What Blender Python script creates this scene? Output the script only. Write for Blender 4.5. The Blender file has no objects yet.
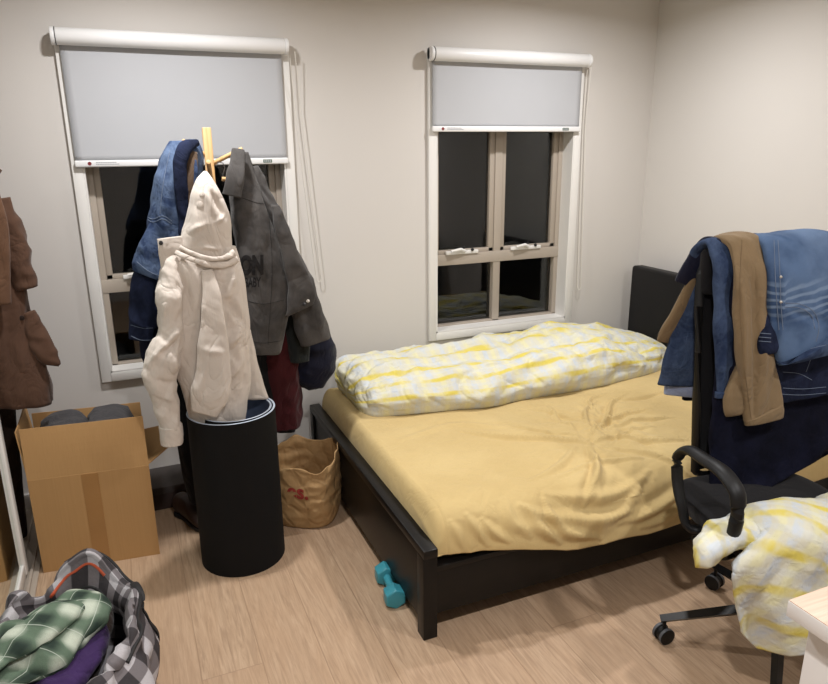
import bpy, bmesh, math, random
import numpy as np
from mathutils import Vector, Matrix
from mathutils.bvhtree import BVHTree
random.seed(4)
SC = bpy.context.scene
COL = SC.collection
V3 = lambda *a: np.array(a, float)

# ------------------------------------------------------------------ camera
FPX, PIT, YAW, ROL = 682.63, 0.278246, 0.400100, -0.009227
CAM = V3(0, 0, 1.6)
def cam_axes(p, y, r):
    f = V3(math.sin(y)*math.cos(p), math.cos(y)*math.cos(p), -math.sin(p))
    rt = V3(math.cos(y), -math.sin(y), 0); up = np.cross(rt, f)
    return (math.cos(r)*rt + math.sin(r)*up, -math.sin(r)*rt + math.cos(r)*up, f)
CR, CU, CF = cam_axes(PIT, YAW, ROL)
cd = bpy.data.cameras.new('camera'); co = bpy.data.objects.new('camera', cd); COL.objects.link(co)
co.matrix_world = Matrix(((CR[0], CU[0], -CF[0], CAM[0]), (CR[1], CU[1], -CF[1], CAM[1]), (CR[2], CU[2], -CF[2], CAM[2]), (0, 0, 0, 1)))
cd.sensor_fit = 'HORIZONTAL'; cd.sensor_width = 36; cd.lens = 36*FPX/828; cd.clip_start = .02
SC.camera = co
def ray(x, y): return CR*(x-414)/FPX - CU*(y-342)/FPX + CF
def P(x, y, Y):                      # photo point at depth Y
    d = ray(x, y); return CAM + d*(Y-CAM[1])/d[1]
def PZ(x, y, z):                     # photo point at height z
    d = ray(x, y); return CAM + d*(z-CAM[2])/d[2]

# ------------------------------------------------------------------ noise
_rs = np.random.RandomState(7)
_perm = np.tile(_rs.permutation(256), 3)
_gr = _rs.randn(256, 3); _gr /= np.linalg.norm(_gr, axis=1)[:, None]
def pn(q):
    q = np.asarray(q, float); sh = q.shape[:-1]; q = q.reshape(-1, 3)
    i = np.floor(q).astype(int); f = q-i; i &= 255
    w = f*f*f*(f*(f*6-15)+10); out = 0
    for dx in (0, 1):
        for dy in (0, 1):
            for dz in (0, 1):
                h = _perm[_perm[_perm[i[:, 0]+dx]+i[:, 1]+dy]+i[:, 2]+dz]
                g = (_gr[h]*(f-np.array((dx, dy, dz)))).sum(1)
                out = out + g*(w[:, 0] if dx else 1-w[:, 0])*(w[:, 1] if dy else 1-w[:, 1])*(w[:, 2] if dz else 1-w[:, 2])
    return out.reshape(sh)
def facet(a, b, seed=0, warp=.35):
    """piecewise flat crumple: linear interpolation on a triangle lattice"""
    w3 = np.stack([a*.8, b*.8, np.full_like(a, seed*1.7+.5)], -1)
    a = a+warp*pn(w3); b = b+warp*pn(w3+11.3)
    s_ = (a+b)*.3660254; i = np.floor(a+s_).astype(int); j = np.floor(b+s_).astype(int)
    fa, fb = a+s_-i, b+s_-j
    hv = lambda x, y: _perm[(_perm[(_perm[x & 255]+y) & 255]+seed*17) & 255]/127.5-1
    up = fa > fb
    v0, v3 = hv(i, j), hv(i+1, j+1); v1 = np.where(up, hv(i+1, j), hv(i, j+1))
    m1, m2 = np.maximum(fa, fb), np.minimum(fa, fb)
    return v0*(1-m1)+v1*(m1-m2)+v3*m2
def ridged(q): return 1-2*np.abs(pn(q))*1.6

# ------------------------------------------------------------------ tags
def tag(o, label, cat, group=None):
    o['label'] = label; o['category'] = cat
    if group: o['group'] = group
    return o
def thing(name, loc, label, cat, group=None, rz=0):
    o = bpy.data.objects.new(name, None); COL.objects.link(o); o.location = tuple(loc); o.rotation_euler = (0, 0, rz)
    o.empty_display_size = .05
    return tag(o, label, cat, group)
def struct(o): o['kind'] = 'structure'; return o

# ------------------------------------------------------------------ materials
def new_mat(name):
    m = bpy.data.materials.new(name); m.use_nodes = True
    return m, m.node_tree, m.node_tree.nodes['Principled BSDF']
def rgb(r, g, b):
    f = lambda c: (c/255/12.92) if c/255 <= .04045 else ((c/255+.055)/1.055)**2.4
    return (f(r), f(g), f(b), 1)
class N:                              # small node helper
    def __init__(s, nt): s.nt = nt
    def add(s, t, **k):
        n = s.nt.nodes.new(t)
        for a, v in k.items(): setattr(n, a, v)
        return n
    def lk(s, a, b): s.nt.links.new(a, b)
    def val(s, sock, v):
        if hasattr(v, 'is_linked') or hasattr(v, 'links'): s.lk(v, sock)
        else: sock.default_value = v
    def math(s, op, a, b=0., c=0.):
        n = s.add('ShaderNodeMath', operation=op)
        s.val(n.inputs[0], a); s.val(n.inputs[1], b); s.val(n.inputs[2], c); return n.outputs[0]
    def mix(s, f, a, b, t='MIX'):
        n = s.add('ShaderNodeMix', data_type='RGBA', blend_type=t)
        s.val(n.inputs[0], f); s.val(n.inputs[6], a); s.val(n.inputs[7], b); return n.outputs[2]
    def noise(s, vec, sc, det=3, ro=.5, dist=0):
        n = s.add('ShaderNodeTexNoise'); n.inputs['Scale'].default_value = sc; n.inputs['Detail'].default_value = det
        n.inputs['Roughness'].default_value = ro; n.inputs['Distortion'].default_value = dist
        if vec is not None: s.lk(vec, n.inputs['Vector'])
        return n.outputs['Fac']
    def ramp(s, f, *st):
        n = s.add('ShaderNodeValToRGB'); e = n.color_ramp.elements
        while len(e) < len(st): e.new(.5)
        for el, (p, c) in zip(e, st): el.position = p; el.color = c if len(c) == 4 else (*c, 1)
        s.lk(f, n.inputs[0]); return n.outputs[0]
    def map(s, vec, scale=(1, 1, 1), rot=(0, 0, 0), loc=(0, 0, 0)):
        n = s.add('ShaderNodeMapping'); s.lk(vec, n.inputs[0]); n.inputs['Scale'].default_value = scale
        n.inputs['Rotation'].default_value = rot; n.inputs['Location'].default_value = loc; return n.outputs[0]
    def smooth(s, x, a, b):
        n = s.add('ShaderNodeMapRange', interpolation_type='SMOOTHSTEP'); s.val(n.inputs[0], x)
        n.inputs[1].default_value = a; n.inputs[2].default_value = b; return n.outputs[0]
    def bump(s, h, b, dist=.001, st=.5, prev=None):
        n = s.add('ShaderNodeBump'); n.inputs['Strength'].default_value = st; n.inputs['Distance'].default_value = dist
        s.lk(h, n.inputs['Height'])
        s.lk(n.outputs[0], b.inputs['Normal']); return n.outputs[0]
def plain(name, col, rough=.5, metal=0, spec=.5, var=.06, bump=0, bscale=300):
    m, nt, b = new_mat(name); n = N(nt)
    tc = n.add('ShaderNodeTexCoord').outputs['Object']
    f = n.noise(tc, 9, 4)
    c = rgb(*col); d = tuple(x*(1-var*2) for x in c[:3])+(1,); e = tuple(min(1, x*(1+var)) for x in c[:3])+(1,)
    n.lk(n.mix(f, d, e), b.inputs['Base Color'])
    b.inputs['Roughness'].default_value = rough; b.inputs['Metallic'].default_value = metal
    b.inputs['Specular IOR Level'].default_value = spec
    if bump: n.bump(n.noise(tc, bscale, 2), b, bump, .6)
    return m
def cloth(name, col, rough=.9, var=.15, weave=900, bd=.0006, blotch=6, col2=None, sheen=.1, crease=.004, spec=.15):
    m, nt, b = new_mat(name); n = N(nt)
    tc = n.add('ShaderNodeTexCoord').outputs['Object']
    c = rgb(*col); c2 = rgb(*col2) if col2 else tuple(x*(1-var*2) for x in c[:3])+(1,)
    f = n.noise(tc, blotch, 5, .6); f = n.smooth(f, .3, .7)
    w = n.noise(tc, weave, 1)
    cc = n.mix(f, c2, c); cc = n.mix(n.math('MULTIPLY', w, .25), cc, (0, 0, 0, 1))
    n.lk(cc, b.inputs['Base Color'])
    b.inputs['Roughness'].default_value = rough; b.inputs['Specular IOR Level'].default_value = spec
    b.inputs['Sheen Weight'].default_value = sheen
    wr = n.noise(n.map(tc, (1, 1, .45)), 22, 3, .5, .6)
    q = n.noise(n.map(tc, (1, 1, .6), (.3, .2, .4)), 7, 3, .55, 1.2)
    rg = n.math('POWER', n.math('SUBTRACT', 1., n.math('ABSOLUTE', n.math('MULTIPLY_ADD', q, 4., -2.))), 3.)
    h = n.math('ADD', n.math('MULTIPLY', wr, crease), n.math('MULTIPLY', w, bd)); h = n.math('SUBTRACT', h, n.math('MULTIPLY', n.math('MAXIMUM', rg, 0.), crease*.8))
    n.bump(h, b, 1., .8)
    return m
def denim(name, light, dark, wear=.5):
    m, nt, b = new_mat(name); n = N(nt); tc = n.add('ShaderNodeTexCoord').outputs['Object']
    big = n.smooth(n.noise(n.map(tc, (1, 1, .7)), 9, 4, .6), .36, .62); slub = n.noise(n.map(tc, (1.6, 1.6, .5)), 90, 3, .7); wv = n.noise(tc, 750, 1)
    q = n.noise(tc, 12, 4, .6, 1.); edge = n.smooth(n.math('SUBTRACT', 1., n.math('ABSOLUTE', n.math('MULTIPLY_ADD', q, 5., -2.5))), .5, 1.)
    c = n.mix(big, rgb(*dark), rgb(*light)); c = n.mix(n.math('MULTIPLY', edge, wear), c, rgb(*[min(255, v*1.3+12) for v in light]))
    c = n.mix(n.math('MULTIPLY', slub, .55), c, rgb(*dark)); c = n.mix(n.math('MULTIPLY', wv, .25), c, (0, 0, 0, 1))
    n.lk(c, b.inputs['Base Color']); b.inputs['Roughness'].default_value = .95; b.inputs['Specular IOR Level'].default_value = .12
    wr = n.noise(n.map(tc, (1, 1, .5)), 24, 3, .5, .6); h = n.math('ADD', n.math('MULTIPLY', wr, .005), n.math('ADD', n.math('MULTIPLY', slub, .0008), n.math('MULTIPLY', edge, .0008))); n.bump(h, b, 1., .9)
    return m
def uvnode(n): return n.add('ShaderNodeUVMap').outputs[0]

M = {}
def mk_wall():
    m, nt, b = new_mat('wall_paint'); n = N(nt); tc = n.add('ShaderNodeTexCoord').outputs['Object']
    f = n.noise(tc, 1.3, 3)
    n.lk(n.mix(f, rgb(209, 205, 200), rgb(214, 210, 205)), b.inputs['Base Color'])
    b.inputs['Roughness'].default_value = .75; b.inputs['Specular IOR Level'].default_value = .25
    n.bump(n.noise(tc, 260, 2), b, .0008, .35)
    return m
M['wall'] = mk_wall()
M['ceil'] = plain('ceiling_paint', (225, 223, 218), .9, var=.01)
def mk_floor():
    m, nt, b = new_mat('oak_planks'); n = N(nt); tc = n.add('ShaderNodeTexCoord').outputs['Object']
    sep = n.add('ShaderNodeSeparateXYZ'); n.lk(tc, sep.inputs[0]); x, y = sep.outputs[0], sep.outputs[1]
    PW, PL = .19, 1.5
    px = n.math('DIVIDE', n.math('ADD', x, .122), PW); row = n.math('FLOOR', px); fx = n.math('FRACT', px)
    wn = n.add('ShaderNodeTexWhiteNoise', noise_dimensions='1D'); n.lk(row, wn.inputs['W'])
    py = n.math('ADD', n.math('DIVIDE', y, PL), n.math('MULTIPLY', wn.outputs[0], 5.)); cy = n.math('FLOOR', py); fy = n.math('FRACT', py)
    cmb = n.add('ShaderNodeCombineXYZ'); n.lk(row, cmb.inputs[0]); n.lk(cy, cmb.inputs[1])
    pr = n.add('ShaderNodeTexWhiteNoise', noise_dimensions='3D'); n.lk(cmb.outputs[0], pr.inputs['Vector'])
    off = n.add('ShaderNodeVectorMath', operation='MULTIPLY_ADD'); n.lk(pr.outputs['Color'], off.inputs[0]); off.inputs[1].default_value = (9, 9, 9); n.lk(tc, off.inputs[2])
    g1 = n.noise(n.map(off.outputs[0], (24, 1.9, 1)), 1.6, 7, .66, 2.2)
    g2 = n.noise(n.map(off.outputs[0], (150, 8, 1)), 1., 3, .6)
    g3 = n.noise(n.map(off.outputs[0], (5, .7, 1)), 1.2, 3, .5, 2.5)
    c = n.ramp(g1, (.28, rgb(150, 124, 100)), (.5, rgb(177, 150, 123)), (.72, rgb(194, 168, 141)))
    c = n.mix(n.math('MULTIPLY', n.smooth(g2, .48, .72), .55), c, rgb(140, 114, 92))
    c = n.mix(n.math('MULTIPLY', n.smooth(g3, .45, .62), .22), c, rgb(176, 144, 114))
    c = n.mix(n.math('MULTIPLY', pr.outputs['Value'], .45), c, rgb(176, 146, 118))
    ex = n.math('MINIMUM', fx, n.math('SUBTRACT', 1., fx)); ey = n.math('MINIMUM', fy, n.math('SUBTRACT', 1., fy))
    sx = n.smooth(ex, .004, .014); sy = n.smooth(ey, .0004, .0016); sm = n.math('MULTIPLY', sx, sy)
    c = n.mix(n.math('ADD', n.math('MULTIPLY', sm, .6), .4), rgb(146, 118, 94), c)
    n.lk(c, b.inputs['Base Color']); b.inputs['Roughness'].default_value = .5; b.inputs['Specular IOR Level'].default_value = .35
    h = n.math('ADD', n.math('MULTIPLY', sm, .0012), n.math('MULTIPLY', g2, .0004)); n.bump(h, b, 1., .5)
    return m
M['floor'] = mk_floor()
M['trim'] = plain('white_trim_paint', (232, 230, 226), .35, var=.01)
M['alu'] = plain('beige_window_frame', (176, 165, 152), .4, var=.03)
M['blind'] = plain('grey_blind_fabric', (184, 186, 190), .9, var=.01, bump=.0004, bscale=700)
M['rail'] = plain('white_blind_rail', (236, 236, 236), .35, var=.01)
M['black_rubber'] = plain('black_seal', (22, 22, 23), .6)
M['dark_grey'] = plain('dark_grey_plastic', (70, 70, 72), .5)
M['red'] = plain('red_print', (120, 30, 35), .5)
M['green'] = plain('green_print', (62, 92, 70), .5)
M['grey_print'] = plain('grey_print', (170, 172, 176), .6)
M['cord'] = plain('white_cord', (222, 218, 210), .6)
def mk_glass():
    m, nt, b = new_mat('window_glass'); n = N(nt); nt.nodes.remove(b)
    out = [q for q in nt.nodes if q.type == 'OUTPUT_MATERIAL'][0]
    t = n.add('ShaderNodeBsdfTransparent'); t.inputs[0].default_value = (.8, .82, .82, 1)
    g = n.add('ShaderNodeBsdfGlossy'); g.inputs['Roughness'].default_value = .03
    fr = n.add('ShaderNodeFresnel'); fr.inputs[0].default_value = 1.5
    mx = n.add('ShaderNodeMixShader'); n.lk(fr.outputs[0], mx.inputs[0]); n.lk(t.outputs[0], mx.inputs[1]); n.lk(g.outputs[0], mx.inputs[2])
    n.lk(mx.outputs[0], out.inputs[0]); return m
M['glass'] = mk_glass()
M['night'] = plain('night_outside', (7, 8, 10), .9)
def mk_mirror():
    m, nt, b = new_mat('mirror'); b.inputs['Base Color'].default_value = (.72, .78, .74, 1); b.inputs['Metallic'].default_value = 1; b.inputs['Roughness'].default_value = .04
    return m
M['mirror'] = mk_mirror()
def mk_wood(name, c1, c2, ax=(30, 30, 1.5), rough=.5, sc=2., spec=.5):
    m, nt, b = new_mat(name); n = N(nt); tc = n.add('ShaderNodeTexCoord').outputs['Object']
    g = n.noise(n.map(tc, ax), sc, 5, .6, 1.)
    n.lk(n.ramp(g, (.3, rgb(*c1)), (.7, rgb(*c2))), b.inputs['Base Color']); b.inputs['Roughness'].default_value = rough; b.inputs['Specular IOR Level'].default_value = spec
    n.bump(g, b, .0006, .4); return m
M['pine'] = mk_wood('pine_wood', (196, 152, 98), (226, 190, 138))
M['bed_black'] = mk_wood('black_brown_wood', (9, 8, 7), (16, 13, 12), (4, 30, 30), .4, spec=.28)
M['leather'] = plain('black_leatherette', (17, 16, 18), .5, spec=.3, var=.1, bump=.0008, bscale=160)
M['sheet'] = cloth('mustard_cotton', (216, 191, 136), .9, .03, 1100, .0002, 3, (207, 181, 126), crease=.0022)
M['mattress'] = cloth('cream_mattress_ticking', (222, 210, 176), .9, .05)
M['card'] = None
def mk_card():
    m, nt, b = new_mat('brown_cardboard'); n = N(nt); tc = n.add('ShaderNodeTexCoord').outputs['Object']
    f = n.noise(tc, 3, 4); s = n.noise(n.map(tc, (160, 160, 2)), 1., 2)
    c = n.mix(f, rgb(170, 130, 82), rgb(188, 148, 98)); c = n.mix(n.math('MULTIPLY', s, .3), c, rgb(150, 110, 64))
    n.lk(c, b.inputs['Base Color']); b.inputs['Roughness'].default_value = .8; n.bump(s, b, .0005, .5); return m
M['card'] = mk_card()
M['tape'] = plain('brown_packing_tape', (164, 121, 73), .4, var=.08)
def mk_paper():
    m, nt, b = new_mat('kraft_paper'); n = N(nt); tc = n.add('ShaderNodeTexCoord').outputs['Object']
    f = n.noise(tc, 7, 4); c = n.mix(f, rgb(150, 116, 74), rgb(186, 152, 106))
    n.lk(c, b.inputs['Base Color']); b.inputs['Roughness'].default_value = .75
    v = n.add('ShaderNodeTexVoronoi', feature='DISTANCE_TO_EDGE'); n.lk(n.map(tc, (1, 1, .8)), v.inputs['Vector']); v.inputs['Scale'].default_value = 16
    h = n.math('ADD', n.math('MULTIPLY', n.smooth(v.outputs[0], 0, .2), .004), n.math('MULTIPLY', n.noise(tc, 28, 3), .006)); n.bump(h, b, 1., .7); return m
M['paper'] = mk_paper()
M['mat_black'] = plain('black_foam', (13, 12, 12), .85, spec=.25, var=.08, bump=.0006, bscale=240)
M['mat_blue'] = plain('slate_blue_foam', (78, 90, 116), .8, var=.05)
M['mat_edge'] = plain('pale_foam_edge', (178, 188, 202), .8, var=.03)
M['teal'] = plain('turquoise_vinyl', (62, 148, 164), .4, var=.05)
M['plastic'] = plain('black_plastic', (11, 11, 12), .5, spec=.35, var=.1)
M['chair_fabric'] = cloth('black_seat_fabric', (24, 23, 26), .95, .1, 500, .0006, crease=.0006)
M['metal_black'] = plain('black_metal', (16, 16, 17), .35)
M['caster'] = plain('grey_caster_tread', (86, 88, 92), .5)
M['steel'] = plain('steel', (170, 170, 172), .3, 1)
M['desk_top'] = mk_wood('pale_oak_laminate', (196, 164, 142), (222, 196, 176), (2, 30, 30), .45)
M['desk_white'] = plain('white_laminate', (226, 222, 218), .4, var=.01)

M['cream'] = cloth('cream_cotton_shell', (222, 211, 200), .8, .05, 1200, .0002, 4, crease=.005)
M['denim_mid'] = denim('mid_blue_denim', (104, 122, 150), (42, 56, 86), .16)
M['denim_navy'] = denim('navy_denim', (40, 47, 72), (22, 27, 44), .12)
M['denim_dark'] = denim('dark_indigo_denim', (22, 24, 42), (13, 14, 26), .1)
M['denim_worn'] = denim('worn_blue_denim', (76, 92, 120), (38, 50, 76), .12)
M['charcoal'] = cloth('charcoal_canvas', (92, 89, 87), .95, .15, 700, .0008, 8, (66, 64, 63))
M['print_dark'] = cloth('dark_print', (38, 36, 36), .9, .05)
M['maroon'] = cloth('maroon_knit', (74, 28, 32), .95, .15, 500, .001)
M['bottle'] = cloth('dark_green_cloth', (44, 48, 48), .95, .15)
M['navy'] = cloth('navy_nylon', (24, 27, 48), .6, .1, 1500, .0002)
M['black_cloth'] = cloth('black_cloth', (24, 23, 25), .95, .1)
M['tan_cloth'] = cloth('brown_lining', (96, 78, 63), .95, .15)
M['khaki'] = cloth('khaki_brown_twill', (136, 115, 87), .9, .08, 900, .0004, 6)
M['coat'] = cloth('brown_suede_wool', (94, 69, 55), .95, .1, 700, .0006, 5)
M['coat2'] = cloth('tan_brown_wool', (108, 79, 60), .95, .1, 700, .0006, 5)
M['coat_lining'] = cloth('dark_brown_lining', (52, 40, 34), .95, .1)
M['pale_blue'] = cloth('pale_blue_cotton', (158, 170, 202), .9, .08)
M['purple'] = cloth('purple_cotton', (70, 48, 96), .9, .15)
M['grey_roll'] = cloth('dark_grey_knit', (82, 80, 82), .95, .15, 300, .001)
M['slate'] = cloth('slate_cloth', (62, 62, 66), .95, .1)
M['label_white'] = plain('white_label', (225, 225, 222), .6)
M['snap'] = plain('black_snap', (26, 24, 26), .3, var=0)
M['brass'] = plain('worn_metal_button', (176, 170, 160), .35, .6)
M['stitch'] = plain('pale_stitching', (104, 116, 136), .9)
M['orange'] = plain('orange_binding', (190, 84, 50), .7)
M['black_bind'] = plain('black_binding', (26, 25, 26), .7)
def stripes(n, x, per, w0, w1, ph=0.):
    f = n.math('FRACT', n.math('ADD', n.math('DIVIDE', x, per), ph))
    d = n.math('ABSOLUTE', n.math('SUBTRACT', f, .5))
    return n.math('SUBTRACT', 1., n.smooth(d, w0, w1))
def mk_bedding(name, per=.125):
    m, nt, b = new_mat(name); n = N(nt); uv = uvnode(n)
    sep = n.add('ShaderNodeSeparateXYZ'); n.lk(uv, sep.inputs[0]); u, v = sep.outputs[0], sep.outputs[1]
    br = n.noise(uv, 26, 3, .6); br2 = n.noise(uv, 9, 3, .6)
    yb = stripes(n, v, per, .06, .19); bb = stripes(n, u, per*1.05, .09, .20, .2)
    y2 = stripes(n, u, per*1.05, .06, .2, .7); b2 = stripes(n, v, per, .06, .14, .5)
    k = n.smooth(br, .32, .62)
    c = rgb(208, 205, 186)
    c = n.mix(n.math('MULTIPLY', y2, .35), c, rgb(228, 222, 150))
    c = n.mix(n.math('MULTIPLY', b2, .45), c, rgb(208, 211, 208))
    c = n.mix(n.math('MULTIPLY', n.math('MULTIPLY', bb, k), .6), c, rgb(190, 202, 220))
    c = n.mix(n.math('MULTIPLY', n.math('MULTIPLY', yb, n.smooth(br2, .3, .6)), .9), c, rgb(212, 194, 80))
    n.lk(c, b.inputs['Base Color']); b.inputs['Roughness'].default_value = .9; b.inputs['Specular IOR Level'].default_value = .15
    tc = n.add('ShaderNodeTexCoord').outputs['Object']
    h = n.math('ADD', n.math('MULTIPLY', n.noise(tc, 30, 3, .5, .8), .006), n.math('MULTIPLY', n.noise(tc, 1000, 1), .0002)); n.bump(h, b, 1., .7)
    return m
M['quilt'] = mk_bedding('yellow_blue_check_cotton', .088)
M['pillowcase'] = mk_bedding('yellow_blue_check_linen', .095)
def mk_check(name, cols, per, soft=.02, line=None, rot=0):
    m, nt, b = new_mat(name); n = N(nt); uv = n.map(uvnode(n), rot=(0, 0, rot))
    sep = n.add('ShaderNodeSeparateXYZ'); n.lk(uv, sep.inputs[0]); u, v = sep.outputs[0], sep.outputs[1]
    a = stripes(n, u, per, .25-soft, .25+soft); d = stripes(n, v, per, .25-soft, .25+soft, .3)
    s = n.math('MULTIPLY', n.math('ADD', a, d), .5)
    th = n.noise(n.map(uv, (1, 1, 1)), 420, 2)
    c = n.ramp(s, (0, rgb(*cols[0])), (.5, rgb(*cols[1])), (1, rgb(*cols[2])))
    if line:
        l = n.math('MAXIMUM', stripes(n, u, per, .006, .016, .25), stripes(n, v, per, .006, .016, .05)); c = n.mix(n.math('MULTIPLY', l, .7), c, rgb(*line))
    c = n.mix(n.math('MULTIPLY', th, .4), c, rgb(60, 58, 60))
    n.lk(c, b.inputs['Base Color']); b.inputs['Roughness'].default_value = .8; b.inputs['Specular IOR Level'].default_value = .2
    tc = n.add('ShaderNodeTexCoord').outputs['Object']
    h = n.math('ADD', n.math('MULTIPLY', n.noise(tc, 34, 3), .005), n.math('MULTIPLY', th, .0006)); n.bump(h, b, 1., .7)
    return m
M['bag_check'] = mk_check('woven_grey_check', ((56, 52, 54), (120, 114, 116), (192, 188, 191)), .115, .015)
M['shirt_check'] = mk_check('green_plaid_flannel', ((34, 52, 42), (100, 120, 100), (204, 212, 194)), .10, .16, (204, 212, 198), .35)
def mk_light_jean():
    m, nt, b = new_mat('light_blue_whiskered_denim'); n = N(nt); uv = uvnode(n)
    tc = n.add('ShaderNodeTexCoord').outputs['Object']
    tc = n.add('ShaderNodeNewGeometry').outputs['Position']; sep = n.add('ShaderNodeSeparateXYZ'); n.lk(tc, sep.inputs[0]); x, z = sep.outputs[0], sep.outputs[2]
    base = n.mix(n.smooth(n.noise(tc, 8, 4), .35, .65), rgb(54, 74, 106), rgb(88, 110, 142))
    wob = n.math('ADD', z, n.math('MULTIPLY', n.noise(n.map(tc, (9, 9, 9)), 1, 2), .05))
    wv = n.math('SINE', n.math('MULTIPLY', n.math('SUBTRACT', wob, n.math('MULTIPLY', x, .22)), 230.))
    msk = n.math('MULTIPLY', n.smooth(z, 1.06, 1.12), n.math('SUBTRACT', 1., n.smooth(z, 1.17, 1.22)))
    c = n.mix(n.math('MULTIPLY', n.math('MULTIPLY', n.smooth(wv, -.2, .9), msk), .32), base, rgb(165, 186, 208))
    c = n.mix(n.math('MULTIPLY', n.smooth(n.noise(n.map(tc, (3, 3, 2)), 1.6, 2), .5, .7), .5), c, rgb(120, 140, 168))
    w = n.noise(tc, 800, 1); c = n.mix(n.math('MULTIPLY', w, .3), c, rgb(30, 40, 60))
    n.lk(c, b.inputs['Base Color']); b.inputs['Roughness'].default_value = .95; b.inputs['Specular IOR Level'].default_value = .15
    h = n.math('ADD', n.math('MULTIPLY', n.noise(n.map(tc, (1, 1, .5)), 22, 3), .005), n.math('MULTIPLY', w, .0008)); n.bump(h, b, 1., .8)
    return m
M['denim_light'] = mk_light_jean()

# ------------------------------------------------------------------ mesh helpers
def link(name, me, m, parent=None, smooth=False):
    o = bpy.data.objects.new(name, me); COL.objects.link(o)
    for q in (m if isinstance(m, (list, tuple)) else [m]): me.materials.append(q)
    if smooth:
        for p in me.polygons: p.use_smooth = True
    if parent is not None:
        o.parent = parent
    return o
class MB:
    """collects shapes in one bmesh (coordinates relative to `o`)"""
    def __init__(s): s.bm = bmesh.new(); s.mi = 0
    def box(s, lo, hi, bev=0, rot=None, seg=2):
        b = bmesh.new(); bmesh.ops.create_cube(b, size=1)
        lo, hi = np.minimum(lo, hi), np.maximum(lo, hi)
        bmesh.ops.scale(b, vec=tuple(hi-lo), verts=b.verts); bmesh.ops.translate(b, vec=tuple((lo+hi)/2), verts=b.verts)
        if bev: bmesh.ops.bevel(b, geom=b.edges, offset=bev, segments=seg, affect='EDGES', profile=.5)
        s._in(b, rot); return s
    def _in(s, b, rot=None):
        if rot is not None: bmesh.ops.transform(b, matrix=rot, verts=b.verts)
        for f in b.faces: f.material_index = s.mi
        me = bpy.data.meshes.new('t'); b.to_mesh(me); b.free(); s.bm.from_mesh(me); bpy.data.meshes.remove(me)
    def cyl(s, a, b, r, r2=None, n=20, bev=0):
        a, b = Vector(a), Vector(b); d = b-a
        m = bmesh.new(); bmesh.ops.create_cone(m, cap_ends=True, segments=n, radius1=r, radius2=r if r2 is None else r2, depth=d.length)
        if bev:
            es = [e for e in m.edges if len(e.link_faces) == 2 and any(len(f.verts) > 4 for f in e.link_faces)]
            bmesh.ops.bevel(m, geom=es, offset=bev, segments=2, affect='EDGES', profile=.5)
        q = d.to_track_quat('Z', 'Y').to_matrix().to_4x4(); q.translation = (a+b)/2
        s._in(m, q); return s
    def tube(s, pts, r, n=8, sq=None):
        pts = [np.array(p, float) for p in pts]; rs = r if hasattr(r, '__len__') else [r]*len(pts)
        b = bmesh.new(); rings = []
        up = V3(0, 0, 1)
        for i, p in enumerate(pts):
            t = pts[min(i+1, len(pts)-1)]-pts[max(i-1, 0)]; t /= np.linalg.norm(t)+1e-9
            a = np.cross(t, up)
            if np.linalg.norm(a) < .05: a = np.cross(t, V3(1, 0, 0) if i == 0 or True else up)
            a /= np.linalg.norm(a); c = np.cross(a, t)
            if i and np.dot(a, pa) < 0: a, c = -a, -c
            pa = a
            k = sq or (1, 1)
            rings.append([b.verts.new(tuple(p+rs[i]*(k[0]*math.cos(2*math.pi*j/n)*a+k[1]*math.sin(2*math.pi*j/n)*c))) for j in range(n)])
        for i in range(len(rings)-1):
            for j in range(n): b.faces.new((rings[i][j], rings[i][(j+1) % n], rings[i+1][(j+1) % n], rings[i+1][j]))
        b.faces.new(rings[0]); b.faces.new(rings[-1][::-1]); bmesh.ops.recalc_face_normals(b, faces=b.faces)
        s._in(b); return s
    def sphere(s, c, r, sc=(1, 1, 1), n=16):
        b = bmesh.new(); bmesh.ops.create_uvsphere(b, u_segments=n, v_segments=n//2+2, radius=r)
        bmesh.ops.scale(b, vec=sc, verts=b.verts); bmesh.ops.translate(b, vec=tuple(c), verts=b.verts); s._in(b); return s
    def build(s, name, m, parent=None, smooth=True, ang=35):
        me = bpy.data.meshes.new(name); s.bm.to_mesh(me); s.bm.free()
        if smooth:
            for p in me.polygons: p.use_smooth = True
            me.set_sharp_from_angle(angle=math.radians(ang))
        return link(name, me, m, parent)
def catmull(a, n):
    """a: k x d control rows -> n x d"""
    a = np.asarray(a, float); k = len(a)
    L = np.r_[0, np.cumsum(np.linalg.norm(np.diff(a[:, :3], axis=0), axis=1)+1e-6)]
    t = np.linspace(0, L[-1], n); i = np.clip(np.searchsorted(L, t, side='right')-1, 0, k-2); f = ((t-L[i])/(L[i+1]-L[i]))[:, None]
    m = np.zeros_like(a)
    for j in range(k):
        if j == 0: m[j] = (a[1]-a[0])/(L[1]-L[0])
        elif j == k-1: m[j] = (a[-1]-a[-2])/(L[-1]-L[-2])
        else: m[j] = ((a[j]-a[j-1])/(L[j]-L[j-1])*(L[j+1]-L[j])+(a[j+1]-a[j])/(L[j+1]-L[j])*(L[j]-L[j-1]))/(L[j+1]-L[j-1])
    h = (L[i+1]-L[i])[:, None]
    return (2*f**3-3*f**2+1)*a[i]+(f**3-2*f**2+f)*h*m[i]+(-2*f**3+3*f**2)*a[i+1]+(f**3-f**2)*h*m[i+1]
def gnormals(G, wrap):
    du = (np.roll(G, -1, 1)-np.roll(G, 1, 1)) if wrap else np.gradient(G, axis=1)
    dv = np.gradient(G, axis=0); n = np.cross(du, dv); n /= np.linalg.norm(n, axis=2)[..., None]+1e-9
    return n
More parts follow.
